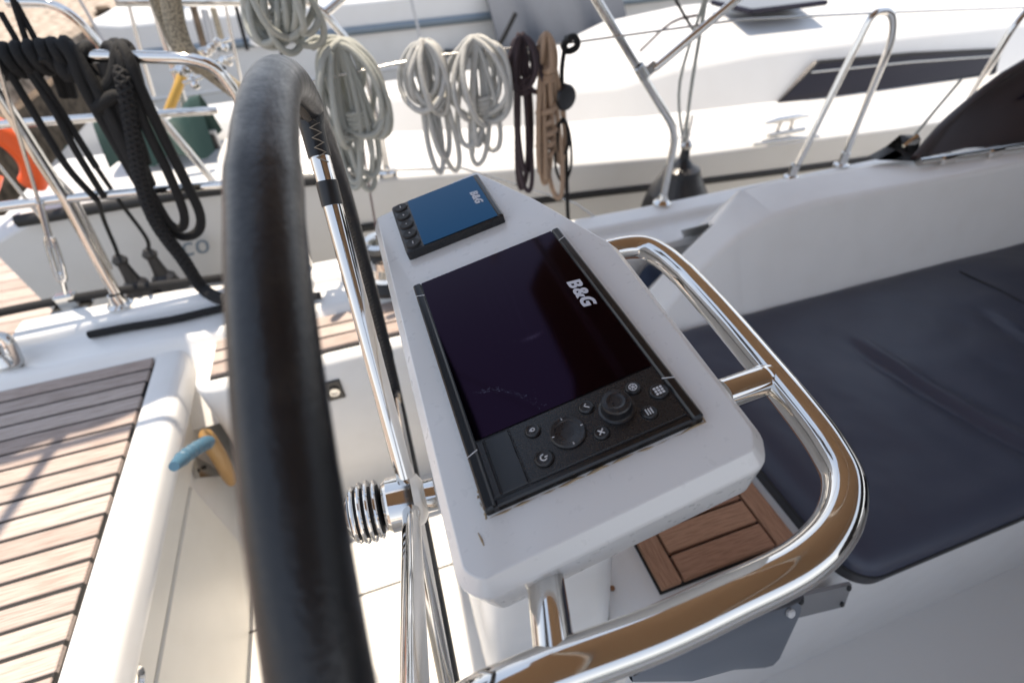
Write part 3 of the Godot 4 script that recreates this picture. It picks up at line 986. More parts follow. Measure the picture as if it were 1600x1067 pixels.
func place_console() -> void:
	var c := thing("helm_console", "white helm console beside the wheel with two black displays on top", "console", pp(0.09, 0.1, -1.15))
	var plate := rounded([Vector2(-0.018, -0.163), Vector2(0.128, -0.181), Vector2(0.172, -0.06), Vector2(0.207, 0.066), Vector2(0.194, 0.312), Vector2(0.186, 0.325), Vector2(-0.016, 0.330), Vector2(-0.025, 0.320)], 0.0045, 3, true)
	var rings := []
	for a in [[0.0, 0.0], [0.0011, -0.0005], [0.0088, -0.0112], [0.0096, -0.0130], [0.0097, -0.0145], [0.0040, -0.056], [0.0010, -0.060], [-0.012, -0.063]]:
		rings.append(ring(grown(plate, a[0]), a[1]))
	var st := tool()
	bands(st, rings, true, true)
	obj("top_moulding", st, M.console, c)
	# column under the head
	st = tool()
	var secs := []
	for a in [[0.97, 0.0], [0.80, 0.01], [0.45, 0.025], [-0.15, 0.03]]:
		var p := rounded([Vector2(0.03 - a[1], -0.56), Vector2(0.185 + a[1], -0.56), Vector2(0.185 + a[1], -0.255 + a[1]), Vector2(0.03 - a[1], -0.255 + a[1])], 0.04, 4, true)
		var s := PackedVector3Array()
		for q in p: s.append(Vector3(q.x, a[0], q.y))
		secs.append(s)
	loft(st, secs, true)
	obj("column", st, M.gel, c)
	# bead of old sealant, patchy, along two sides of the chart plotter
	var seal := mat(srgb(0.34, 0.25, 0.15), 0.8)
	var rng := RandomNumberGenerator.new()
	rng.seed = 4
	st = tool()
	for run in [[Vector2(0.1716, 0.05), Vector2(0.1718, 0.2925)], [Vector2(-0.001, 0.2930), Vector2(0.171, 0.2930)], [Vector2(-0.0012, 0.268), Vector2(-0.0012, 0.2935)]]:
		var n := 26
		var p := PackedVector3Array()
		var r := []
		for i in n:
			var q: Vector2 = run[0].lerp(run[1], i / (n - 1.0))
			p.append(pp(q.x + rng.randf_range(-0.0008, 0.0008), q.y + rng.randf_range(-0.0008, 0.0008), -0.0004))
			r.append(rng.randf_range(0.0005, 0.0013) if rng.randf() < 0.8 else 0.0004)
		tube(st, p, r, 6)
	obj("sealant", st, seal, c)
	var chip := tool()
	tube(chip, PackedVector3Array([pp(-0.0095, 0.300, 0.0), pp(-0.0085, 0.306, 0.0), pp(-0.0082, 0.310, 0.0)]), [0.0004, 0.0009, 0.0004], 6)
	obj("chip", chip, seal, c)

func round_key(called: String, u: float, v: float, r: float, h: float, w0: float, m: Material, parent: Node) -> MeshInstance3D:
	return turned(called, pp(u, v, w0), PB.y, [Vector2(r, 0), Vector2(r, h - 0.0008), Vector2(r - 0.0009, h), Vector2(r * 0.7, h - 0.0003), Vector2(0, h - 0.0005)], m, parent, 24)

func stroke(st: SurfaceTool, pts: Array, w: float, rad: float, closed := false) -> void:
	var p := PackedVector3Array()
	for q in pts: p.append(pp(q.x, q.y, w))
	tube(st, p, rad, 5, closed)

func logo(u: float, v: float, cap: float, w: float, parent: Node, called := "logo_lettering") -> void:
	# reads towards starboard with its head to the bow: heavy slanted capitals
	var b := Basis(PB.z * 1.16, PB.x + PB.z * 0.22, PB.y)
	name_board("B&G", pp(u, v, w), cap, b, M.logo, parent, called, 0.0006)

func place_plotter() -> void:
	var c := thing("chart_plotter", "large black chart plotter with knob and keypad set in the console", "chart plotter", pp(0.085, 0.155, 0.0))
	var H := 0.0085
	slab("housing", 0.0, 0.018, 0.1705, 0.2915, -0.004, H - 0.0022, M.black, c, 0.001, 0.002)
	slab("side_bezel", 0.0, 0.0175, 0.0085, 0.2915, 0.0, H + 0.0002, M.black_gloss, c, 0.0015, 0.002)
	slab("side_bezel", 0.1625, 0.0175, 0.1705, 0.2915, 0.0, H + 0.0002, M.black_gloss, c, 0.0015, 0.002)
	slab("lower_bezel", 0.009, 0.2855, 0.162, 0.2915, 0.0, H - 0.001, M.black_gloss, c, 0.0014, 0.001)
	var st := tool()
	uvquad(st, pp(0.0095, 0.0185, H - 0.0012), pp(0.1615, 0.0185, H - 0.0012), pp(0.1615, 0.2335, H - 0.0012), pp(0.0095, 0.2335, H - 0.0012))
	obj("screen", st, M.screen, c)
	# keypad, card door and keys
	slab("keypad", 0.037, 0.2345, 0.1615, 0.285, 0.0, H - 0.0012, M.keypad, c, 0.0006, 0.001)
	slab("card_door", 0.0160, 0.2355, 0.0362, 0.2845, 0.0, H - 0.001, M.black_gloss, c, 0.0008, 0.001)
	slab("door_hinge", 0.0093, 0.2355, 0.0153, 0.2845, 0.0, H - 0.0014, M.black, c, 0.0008, 0.001)
	var w := H - 0.0012
	var keys := {"pin": Vector2(0.0537, 0.2465), "power": Vector2(0.0531, 0.2721), "cross": Vector2(0.0992, 0.2717), "tick": Vector2(0.0987, 0.2461), "wheel": Vector2(0.1379, 0.2470), "pages": Vector2(0.1534, 0.2589), "menu": Vector2(0.1379, 0.2721)}
	for k in keys:
		var q: Vector2 = keys[k]
		var r := 0.0068 if k in ["pages", "power"] else 0.0056
		st = tool()
		tube(st, ring(PackedVector2Array(circle(q, r + 0.0008)), w), 0.0005, 5, true)
		var key := round_key("key", q.x, q.y, r, 0.0022, w, M.black, c)
		obj("key_rim", st, M.black_gloss, key)
		var t := w + 0.0024
		var ic := tool()
		var s := 0.0026
		match k:
			"pin":
				stroke(ic, circle(q + Vector2(0.0004, 0), 0.0013), t, 0.0004, true)
				stroke(ic, [q + Vector2(-0.0006, -0.0011), q + Vector2(-0.0024, 0), q + Vector2(-0.0006, 0.0011)], t, 0.0004)
			"power":
				stroke(ic, circle(q, 0.0024).slice(2, 15), t, 0.0005)
				stroke(ic, [q + Vector2(0.0005, 0), q + Vector2(0.0030, 0.0)], t, 0.0005)
			"cross":
				stroke(ic, [q + Vector2(-s, -s) * 0.75, q + Vector2(s, s) * 0.75], t, 0.0005)
				stroke(ic, [q + Vector2(-s, s) * 0.75, q + Vector2(s, -s) * 0.75], t, 0.0005)
			"tick":
				stroke(ic, [q + Vector2(0.0006, -0.0020), q + Vector2(-0.0012, -0.0008), q + Vector2(0.0020, 0.0022)], t, 0.0005)
			"wheel":
				stroke(ic, circle(q, 0.0030), t, 0.0004, true)
				for a in 3:
					var d := Vector2(cos(a * PI / 3), sin(a * PI / 3)) * 0.003
					stroke(ic, [q - d, q + d], t, 0.00035)
			"pages":
				for a in 9:
					var g := q + Vector2(a % 3 - 1, a / 3 - 1) * 0.0026
					box(ic, pp(g.x, g.y, t), Vector3(0.0018, 0.0005, 0.0018), 0.0001, PB)
			"menu":
				for a in 3:
					var g := q + Vector2((a - 1) * 0.0020, 0)
					stroke(ic, [g - Vector2(0, 0.0026), g + Vector2(0, 0.0026)], t, 0.0005)
		obj("key_symbol", ic, M.mark, key)
	var dl: Vector2 = Vector2(0.0772, 0.2598)
	var pad := turned("direction_pad", pp(dl.x, dl.y, w), PB.y, [Vector2(0.0138, 0), Vector2(0.0138, 0.0016), Vector2(0.0128, 0.0026), Vector2(0.0100, 0.0022), Vector2(0.0096, 0.0016), Vector2(0.005, 0.0008), Vector2(0, 0.0006)], M.black, c, 36)
	for a in 4:
		var d := Vector2(cos(a * PI / 2), sin(a * PI / 2))
		st = tool()
		stroke(st, [dl + d * 0.0106, dl + d * 0.0124], w + 0.0025, 0.0004)
		obj("pad_mark", st, M.mark, pad)
	var kb: Vector2 = Vector2(0.1186, 0.2580)
	turned("knob", pp(kb.x, kb.y, w), PB.y, [Vector2(0.0138, 0), Vector2(0.0138, 0.0012), Vector2(0.0122, 0.002), Vector2(0.0118, 0.0028), Vector2(0.0112, 0.0095), Vector2(0.0104, 0.0108), Vector2(0.0070, 0.0112), Vector2(0.0050, 0.0106), Vector2(0, 0.0103)], M.black, c, 40)
	# thin pale dashes moulded in the side bezels
	for a in [[0.1620, 0.041, 0.1712, 0.0375], [-0.0006, 0.0375, 0.0088, 0.0410], [0.1612, 0.2495, 0.1700, 0.253], [0.0, 0.2460, 0.0092, 0.2425]]:
		st = tool()
		stroke(st, [Vector2(a[0], a[1]), Vector2(a[0], a[1]).lerp(Vector2(a[2], a[3]), 0.5), Vector2(a[2], a[3])], H + 0.0001, 0.0005)
		obj("bezel_dash", st, M.mark, c)
	logo(0.1485, 0.1262, 0.0172, H - 0.0008, c)

func circle(c: Vector2, r: float, n := 18) -> Array:
	var out := []
	for k in n:
		out.append(c + Vector2(cos(TAU * k / n), sin(TAU * k / n)) * r)
	return out

func place_instrument() -> void:
	var c := thing("instrument_display", "small square instrument display with blue screen and five buttons", "display", pp(0.064, -0.1, 0.0))
	var H := 0.0115
	slab("housing", 0.0045, -0.1555, 0.1265, -0.0405, -0.001, H - 0.0008, M.black, c, 0.0012, 0.004)
	slab("button_strip", 0.0062, -0.1535, 0.0255, -0.0425, 0.0, H, M.black, c, 0.0008, 0.003)
	var st := tool()
	uvquad(st, pp(0.027, -0.1535, H), pp(0.1195, -0.1535, H), pp(0.1195, -0.0425, H), pp(0.027, -0.0425, H))
	obj("screen", st, M.screen_blue, c)
	st = tool()
	slab("end_trim", 0.1202, -0.1535, 0.1253, -0.0425, 0.0, H, M.black_gloss, c, 0.0008, 0.001)
	for k in 5:
		var v := -0.1422 + 0.0222 * k
		var key := turned("button", pp(0.0162, v, H), PB.y, [Vector2(0.0092, 0), Vector2(0.0088, 0.0016), Vector2(0.0076, 0.0022), Vector2(0, 0.0014)], M.rubber, c, 20)
		st = tool()
		match k:
			0, 4: stroke(st, [Vector2(0.0162, v - 0.0024), Vector2(0.0162, v + 0.0024)], H + 0.0020, 0.0006)
			1: stroke(st, [Vector2(0.0162, v - 0.0008), Vector2(0.0168, v + 0.0008)], H + 0.0020, 0.0008)
			_: stroke(st, [Vector2(0.0154, v), Vector2(0.0170, v)], H + 0.0020, 0.0007)
		obj("button_symbol", st, M.mark, key)
	logo(0.1085, -0.0985, 0.0130, H + 0.0003, c)

func place_wheel() -> void:
	var hub := Vector3(-0.054, 0.768, -0.3576)
	var c := thing("steering_wheel", "large steel steering wheel with stitched black leather rim", "steering wheel", hub)
	var e1 := Vector3(0.0223, 0.9997, 0).normalized()
	var e2 := Vector3(-0.0246, 0, 0.9997)
	e2 = (e2 - e1 * e2.dot(e1)).normalized()
	var ax := e1.cross(e2).normalized()
	if ax.x > 0: ax = -ax
	var R := 0.4631
	var at := func(a: float, r: float) -> Vector3: return hub + (e1 * cos(a) + e2 * sin(a)) * r
	var p := PackedVector3Array()
	for k in 220: p.append(at.call(TAU * k / 220.0, R))
	var rr := []
	for k in 220: rr.append(0.0171)
	# leather joints stand a little proud
	for d in [12.5, 132.0, 252.0]:
		var kk := int(d / 360.0 * 220.0)
		rr[kk] = 0.0180; rr[kk + 1] = 0.0180; rr[kk + 2] = 0.0174
	var rim := rod("rim", p, rr, M.leather, c, 28, true)
	# stitching along the inside of the leather, pulled into a shallow seam
	var st := tool()
	for k in 330:
		var a := TAU * k / 330.0
		var q0: Vector3 = at.call(a, R - 0.0168) + ax * 0.0036
		var q1: Vector3 = at.call(a + 0.0110, R - 0.0166) - ax * 0.0036
		tube(st, PackedVector3Array([q0 + (q0 - hub).normalized() * 0.0004, q0.lerp(q1, 0.5) - (q0 - hub).normalized() * 0.0011, q1 + (q1 - hub).normalized() * 0.0004]), 0.0017, 5)
	var sti := obj("stitching", st, M.thread, rim)
	sti.set_meta("kind", "stuff")
	# four spokes, each with a leather sleeve at the rim
	for k in 4:
		var a := deg_to_rad(-32.0 + 91.0 * k)
		var dir: Vector3 = (e1 * cos(a) + e2 * sin(a))
		var s := rod("spoke", [hub + dir * 0.02 - ax * 0.014, hub + dir * (R - 0.012)], 0.0108, M.steel, c, 18)
		rod("leather_sleeve", [hub + dir * (R - 0.052) - ax * 0.0013, hub + dir * (R - 0.022) - ax * 0.0004, hub + dir * (R - 0.008)], [0.0120, 0.0126, 0.0160], M.leather, s, 18)
		var lace := tool()
		for j in 9:
			var b0 := hub + dir * (R - 0.060 + 0.0050 * j)
			var sg := 1.0 if j % 2 == 0 else -1.0
			var f0 := b0
			var fwd := Vector3(0.35, 0.5, 0.8)
			fwd = (fwd - dir * fwd.dot(dir)).normalized()
			var lat := dir.cross(fwd)
			var o0 := (fwd * 0.85 + lat * 0.42 * sg).normalized() * 0.0129
			var o1 := (fwd * 0.85 - lat * 0.42 * sg).normalized() * 0.0129
			tube(lace, PackedVector3Array([f0 + o0, f0 + dir * 0.0027 + fwd * 0.0134, f0 + dir * 0.0055 + o1]), 0.0006, 4)
		obj("lacing", lace, M.lace, s)
		if k == 0:
			rod("tape_band", [hub + dir * (R - 0.104) - ax * 0.0028, hub + dir * (R - 0.078) - ax * 0.0021], 0.0116, M.tape, s, 18)
	# hub and finned brake knob
	turned("hub", hub - ax * 0.045, ax, [Vector2(0.020, 0), Vector2(0.020, 0.012), Vector2(0.030, 0.018), Vector2(0.034, 0.026), Vector2(0.034, 0.056), Vector2(0.030, 0.062), Vector2(0.018, 0.066), Vector2(0.014, 0.070), Vector2(0.012, 0.084), Vector2(0, 0.084)], M.steel, c, 40)
	var kn := turned("brake_knob", hub + ax * 0.020, ax, [Vector2(0.012, 0), Vector2(0.029, 0.002), Vector2(0.030, 0.036), Vector2(0.026, 0.037)], M.rubber, c, 40)
	for k in 4:
		var w := 0.003 + 0.0088 * k
		var r: float = [0.0355, 0.0375, 0.0370, 0.0345][k]
		turned("knob_ring", hub + ax * 0.020, ax, [Vector2(0.028, w), Vector2(r - 0.0012, w + 0.0002), Vector2(r, w + 0.0016), Vector2(r, w + 0.0036), Vector2(r - 0.0012, w + 0.0050), Vector2(0.028, w + 0.0052)], M.steel, kn, 48)
	turned("knob_cap", hub + ax * 0.020, ax, [Vector2(0.027, 0.036), Vector2(0.027, 0.038), Vector2(0.022, 0.042), Vector2(0.014, 0.0445), Vector2(0, 0.045)], M.steel, kn, 40)

func place_grab_rail() -> void:
	var c := thing("grab_rail", "thick polished steel grab rail bent around the helm console", "grab rail", Vector3(0.2, 0.96, -0.3))
	var line := spline([Vector3(0.1805, 0.97, -0.4734), Vector3(0.2333, 0.97, -0.4873), Vector3(0.2862, 0.97, -0.4952), Vector3(0.3225, 0.97, -0.4872), Vector3(0.3355, 0.97, -0.4572), Vector3(0.338, 0.97, -0.4107)], 8)
	line.append_array(spline([Vector3(0.338, 0.97, -0.4107), Vector3(0.3323, 0.97, -0.3348), Vector3(0.325, 0.97, -0.264), Vector3(0.3165, 0.97, -0.1932), Vector3(0.3089, 0.97, -0.1552), Vector3(0.2959, 0.97, -0.1265), Vector3(0.2651, 0.97, -0.1023), Vector3(0.2211, 0.97, -0.0883), Vector3(0.1619, 0.97, -0.084), Vector3(0.1046, 0.97, -0.0816), Vector3(0.0359, 0.97, -0.0834)], 8).slice(1))
	line.append_array(bent([Vector3(0.0359, 0.97, -0.0834), Vector3(-0.022, 0.970, -0.082), Vector3(-0.020, 0.60, -0.12), Vector3(0.06, 0.30, -0.27)], 0.05, 10).slice(1))
	rod("main_tube", line, 0.0155, M.steel, c, 28)
	# short stub from the forward wall of the console
	var s0 := Vector3(0.2622, 0.972, -0.2345)
	var s1 := Vector3(0.322, 0.97, -0.2392)
	rod("stub_tube", [s0, s1], 0.0148, M.steel, c, 24)
	turned("weld", s1 - (s1 - s0).normalized() * 0.0148, s1 - s0, [Vector2(0.0145, -0.001), Vector2(0.0155, 0.001), Vector2(0.0150, 0.004)], M.steel, c, 24)
	# stub from the near wall, with a thin collar at the moulding
	var t0 := Vector3(0.0559, 0.9583, -0.1466)
	var t1 := Vector3(0.0416, 0.97, -0.0893)
	var tn := (t1 - t0).normalized()
	rod("stub_tube", [t0 - tn * 0.02, t1], 0.0132, M.steel, c, 24)
	turned("collar", t0, tn, [Vector2(0.0132, -0.004), Vector2(0.0148, -0.004), Vector2(0.0148, 0.0015), Vector2(0.0132, 0.002)], M.steel_dull, c, 24)

# ---------------------------------------------------------------- things in the cockpit
func place_cockpit_things() -> void:
	# padded bench cushion
	var c := thing("seat_cushion", "dark navy vinyl bench cushion with creased top beside the console", "cushion", Vector3(1.4, 0.437, -0.45))
	var x0 := 0.60; var x1 := 2.5; var z0 := -0.79; var z1 := -0.155; var r := 0.055
	var edge := func(x: float, z: float) -> Vector2:
		var q := Vector2(x, z)
		for k in [Vector2(x0 + r, z1 - r), Vector2(x0 + r, z0 + r)]:
			var d: Vector2 = q - k
			if d.x < 0 and ((k.y > -0.45 and d.y > 0) or (k.y < -0.45 and d.y < 0)) :
				var m := maxf(absf(d.x), absf(d.y))
				q = k + d.normalized() * m
		return q
	var crease0 := Vector3(1.015, 0.497, -0.6232)
	var crease1 := Vector3(1.075, 0.497, -0.2264)
	var crease2 := Vector3(1.403, 0.497, -0.5793)
	var crease3 := Vector3(1.356, 0.497, -0.3995)
	var cd := Vector2(crease1.x - crease0.x, crease1.z - crease0.z)
	var ce := Vector2(crease3.x - crease2.x, crease3.z - crease2.z)
	var st := tool()
	var rows := []
	var nx := 120
	var nz := 56
	var wob := FastNoiseLite.new()
	wob.seed = 12; wob.frequency = 3.0
	for i in nx + 1:
		var x := x0 + (x1 - x0) * pow(i / float(nx), 1.35)
		var row := PackedVector3Array()
		for k in nz + 1:
			var s := k / float(nz) * 2.0 - 1.0
			s = signf(s) * (1.0 - pow(1.0 - absf(s), 1.6))
			var z := lerpf(z0, z1, s * 0.5 + 0.5)
			var q: Vector2 = edge.call(x, z)
			var d := minf(minf(q.x - x0, z1 - q.y), q.y - z0)
			if q.x < x0 + r and q.y > z1 - r:
				d = r - q.distance_to(Vector2(x0 + r, z1 - r))
			d = clampf(d, 0.0, 0.06) / 0.06
			var h := 0.462 + 0.036 * sqrt(maxf(0.0, 1.0 - (1.0 - d) * (1.0 - d)))
			h += 0.006 * d * wob.get_noise_2d(q.x, q.y * 1.4)
			var rel := Vector2(q.x - crease0.x, q.y - crease0.z)
			var t := rel.dot(cd) / cd.length_squared()
			var sd := rel.cross(cd.normalized()) + 0.012 * sin(t * 4.0)
			var f := smoothstep(-0.05, 0.25, t) * smoothstep(1.6, 1.0, t)
			h += d * f * (0.0075 * exp(-pow((sd - 0.012) / 0.014, 2.0)) - 0.0075 * exp(-pow((sd + 0.016) / 0.018, 2.0)))
			rel = Vector2(q.x - crease2.x, q.y - crease2.z)
			t = rel.dot(ce) / ce.length_squared()
			sd = rel.cross(ce.normalized())
			f = smoothstep(-0.1, 0.3, t) * smoothstep(1.5, 0.9, t)
			h += d * f * (0.006 * exp(-pow((sd - 0.01) / 0.012, 2.0)) - 0.005 * exp(-pow((sd + 0.014) / 0.016, 2.0)))
			row.append(Vector3(q.x, h, q.y))
		rows.append(row)
	loft(st, rows)
	obj("top_panel", st, M.cushion, c)
	rod("seam", [Vector3(1.486, 0.4985, -0.7145), Vector3(1.5, 0.4985, -0.6204), Vector3(1.504, 0.4985, -0.4716)], 0.0028, M.rubber, c, 6)
	var rim := PackedVector3Array()
	for k in nz + 1: rim.append(rows[0][nz - k])
	var border := PackedVector3Array()
	for i in nx + 1: border.append(rows[nx - i][nz])
	for k in nz: border.append(rows[0][nz - 1 - k])
	st = tool()
	var low := PackedVector3Array()
	var up := PackedVector3Array()
	for q in border:
		low.append(Vector3(q.x, 0.436, q.z)); up.append(Vector3(q.x, 0.462, q.z))
	loft(st, [low, up])
	obj("side_band", st, M.cushion_side, c)
	rod("piping", border, 0.0032, M.rubber, c, 6)
	# canvas pouch on the bench front
	var p := thing("canvas_pouch", "grey canvas pouch with white snaps hanging on the bench front", "pouch", Vector3(0.42, 0.3, -0.15))
	st = tool()
	var top := [Vector3(0.1403, 0.7177, -0.118), Vector3(0.2006, 0.7222, -0.126), Vector3(0.2838, 0.6782, -0.136), Vector3(0.4103, 0.577, -0.15), Vector3(0.4518, 0.5512, -0.155)]
	var bot := [Vector3(0.1452, 0.6794, -0.118), Vector3(0.2138, 0.6394, -0.12), Vector3(0.3127, 0.5039, -0.128), Vector3(0.4858, 0.2088, -0.146), Vector3(0.5002, 0.4214, -0.155)]
	var f := []
	var bk := []
	for i in 5:
		var a := PackedVector3Array()
		var b := PackedVector3Array()
		for k in 7:
			var t := k / 6.0
			var q: Vector3 = top[i].lerp(bot[i], t) + Vector3(0, 0, 0.028 * sin(t * PI) * (1.0 if i in [1, 2, 3] else 0.2))
			a.append(q); b.append(q + Vector3(0, 0, -0.005))
		f.append(a); bk.append(b)
	loft(st, f); loft(st, bk)
	for i in 4:
		quad(st, f[i][6], f[i + 1][6], bk[i + 1][6], bk[i][6])
		quad(st, f[i][0], f[i + 1][0], bk[i + 1][0], bk[i][0])
	obj("cloth", st, M.canvas_grey, p)
	var hem := []
	for q in top: hem.append(q + Vector3(0, 0.002, 0.002))
	rod("hem", spline(hem, 5), 0.0045, M.cushion_side, p, 8)
	st = tool()
	st.set_smooth_group(-1)
	var sq := [Vector3(0.4359, 0.5677, -0.152), Vector3(0.5834, 0.4794, -0.157), Vector3(0.6277, 0.3557, -0.155), Vector3(0.4906, 0.4388, -0.152)]
	quad(st, sq[0], sq[1], sq[2], sq[3])
	for k in 4:
		quad(st, sq[k], sq[(k + 1) % 4], sq[(k + 1) % 4] + Vector3(0, 0, -0.006), sq[k] + Vector3(0, 0, -0.006))
	obj("strap", st, M.canvas_strap, p)
	for q in [Vector3(0.5647, 0.4943, -0.152), Vector3(0.5882, 0.415, -0.15), Vector3(0.4463, 0.5551, -0.148)]:
		turned("rivet", q, Vector3(0.2, 0.5, 0.85), [Vector2(0.0045, -0.001), Vector2(0.0045, 0.002), Vector2(0.002, 0.003), Vector2(0, 0.003)], M.rubber, p, 10)
	for q in [Vector3(0.4247, 0.5506, -0.141), Vector3(0.4049, 0.3843, -0.13)]:
		turned("snap", q, Vector3(0.1, 0.6, 0.8), [Vector2(0.0065, -0.002), Vector2(0.0065, 0.002), Vector2(0.004, 0.004), Vector2(0, 0.004)], M.hull_white, p, 14)
	# wooden arm with a blue grip, folded against the seat front
	var h := thing("wooden_handle", "varnished wooden arm with blue rubber grip by the helm seat", "handle", Vector3(-0.57, 0.1962, -0.9955))
	rod("arm", spline([Vector3(-0.565, 0.1029, -1.021), Vector3(-0.53, 0.2581, -0.9766), Vector3(-0.52, 0.3386, -0.9656), Vector3(-0.52, 0.3783, -0.9707)], 5), [0.015, 0.018, 0.019, 0.019, 0.019, 0.019, 0.019, 0.019, 0.019, 0.019, 0.019, 0.018, 0.017, 0.016, 0.013, 0.005], M.pine, h, 14)
	rod("grip", spline([Vector3(-0.49, 0.398, -0.9077), Vector3(-0.49, 0.4452, -0.8522), Vector3(-0.49, 0.4812, -0.8022), Vector3(-0.49, 0.5101, -0.7552)], 4), [0.0135, 0.015, 0.0155, 0.015, 0.0145, 0.014, 0.014, 0.0145, 0.0145, 0.014, 0.0135, 0.012, 0.010], M.blue_grip, h, 18)
	for q in [Vector3(-0.49, 0.4407, -0.8574), Vector3(-0.49, 0.4576, -0.8347), Vector3(-0.49, 0.4736, -0.813), Vector3(-0.49, 0.4884, -0.7911)]:
		turned("grip_ring", q, Vector3(-0.49, 0.5101, -0.7552) - Vector3(-0.49, 0.4452, -0.8522), [Vector2(0.0138, -0.004), Vector2(0.0156, -0.002), Vector2(0.0156, 0.002), Vector2(0.0138, 0.004)], M.blue_grip, h, 18)
	rod("grip_collar", [Vector3(-0.49, 0.4079, -0.8961), Vector3(-0.49, 0.4223, -0.8791)], 0.0165, M.blue_grip, h, 18)
	st = tool()
	st.set_smooth_group(-1)
	var bp := [Vector3(-0.585, 0.2721, -0.9945), Vector3(-0.585, 0.2343, -0.9517), Vector3(-0.585, 0.1028, -1.051)]
	tri(st, bp[0], bp[1], bp[2])
	for k in 3:
		quad(st, bp[k], bp[(k + 1) % 3], bp[(k + 1) % 3] + Vector3(-0.012, 0, 0), bp[k] + Vector3(-0.012, 0, 0))
	obj("bracket", st, M.steel_dull, h)
	for q in [Vector3(-0.583, 0.2523, -0.9607), Vector3(-0.583, 0.2248, -0.9905)]:
		turned("screw", q, Vector3(1, 0, 0), [Vector2(0.006, 0), Vector2(0.005, 0.003), Vector2(0, 0.003)], M.rubber, h, 10)
	# winch on the side deck behind the wheel
	var wp := Vector3(0.0, 0.482, -1.268)
	var w := thing("winch", "black and chrome deck winch half hidden behind the console", "winch", wp)
	turned("base", wp, Vector3.UP, [Vector2(0.075, 0), Vector2(0.075, 0.012), Vector2(0.062, 0.03), Vector2(0.055, 0.034)], M.rubber, w)
	turned("drum", wp, Vector3.UP, [Vector2(0.055, 0.034), Vector2(0.050, 0.045), Vector2(0.045, 0.07), Vector2(0.047, 0.095), Vector2(0.056, 0.11)], M.steel, w)
	turned("red_ring", wp, Vector3.UP, [Vector2(0.058, 0.024), Vector2(0.060, 0.027), Vector2(0.058, 0.032)], M.red, w)
	turned("self_tailer", wp, Vector3.UP, [Vector2(0.056, 0.11), Vector2(0.062, 0.116), Vector2(0.058, 0.124), Vector2(0.062, 0.132), Vector2(0.05, 0.142)], M.rubber, w)
	turned("cap", wp, Vector3.UP, [Vector2(0.05, 0.142), Vector2(0.04, 0.15), Vector2(0.018, 0.152), Vector2(0.014, 0.146), Vector2(0, 0.146)], M.steel, w)
	# fairlead on the quarter
	var fp := Vector3(-0.9701, 0.482, -1.295)
	var fl := thing("fairlead", "square steel fairlead with a roller on the stern quarter", "fairlead", fp)
	rod("ring", bent([fp + Vector3(-0.045, 0.005, 0.01), fp + Vector3(0.035, 0.005, 0.045), fp + Vector3(0.05, 0.085, 0.03), fp + Vector3(-0.03, 0.085, -0.01), fp + Vector3(-0.045, 0.006, 0.009)], 0.02, 4), 0.011, M.steel_dull, fl, 10)
	turned("roller", fp + Vector3(0.0, 0.0, 0.03), Vector3.UP, [Vector2(0.018, 0), Vector2(0.024, 0.012), Vector2(0.014, 0.035), Vector2(0.022, 0.06), Vector2(0, 0.062)], M.steel, fl, 16)
	# blue cloth stowed in the rope bin
	var bc := thing("stowed_cloth", "bundle of dark blue cloth stowed in the coaming bin", "cloth", Vector3(0.76, 0.32, -1.0))
	st = tool()
	var rws := []
	for i in 15:
		var rw := PackedVector3Array()
		for k in 15:
			var u := i / 14.0 * 2 - 1; var v := k / 14.0 * 2 - 1
			rw.append(Vector3(0.75 + 0.12 * u, 0.31 + 0.21 * sqrt(maxf(0, 1 - u * u)) * sqrt(maxf(0, 1 - v * v)) + 0.02 * sin(u * 9 + v * 5) * (1 - u * u), -1.0 + 0.1 * v))
		rws.append(rw)
	loft(st, rws)
	obj("fold", st, mat(srgb(0.012, 0.022, 0.05), 0.8), bc)

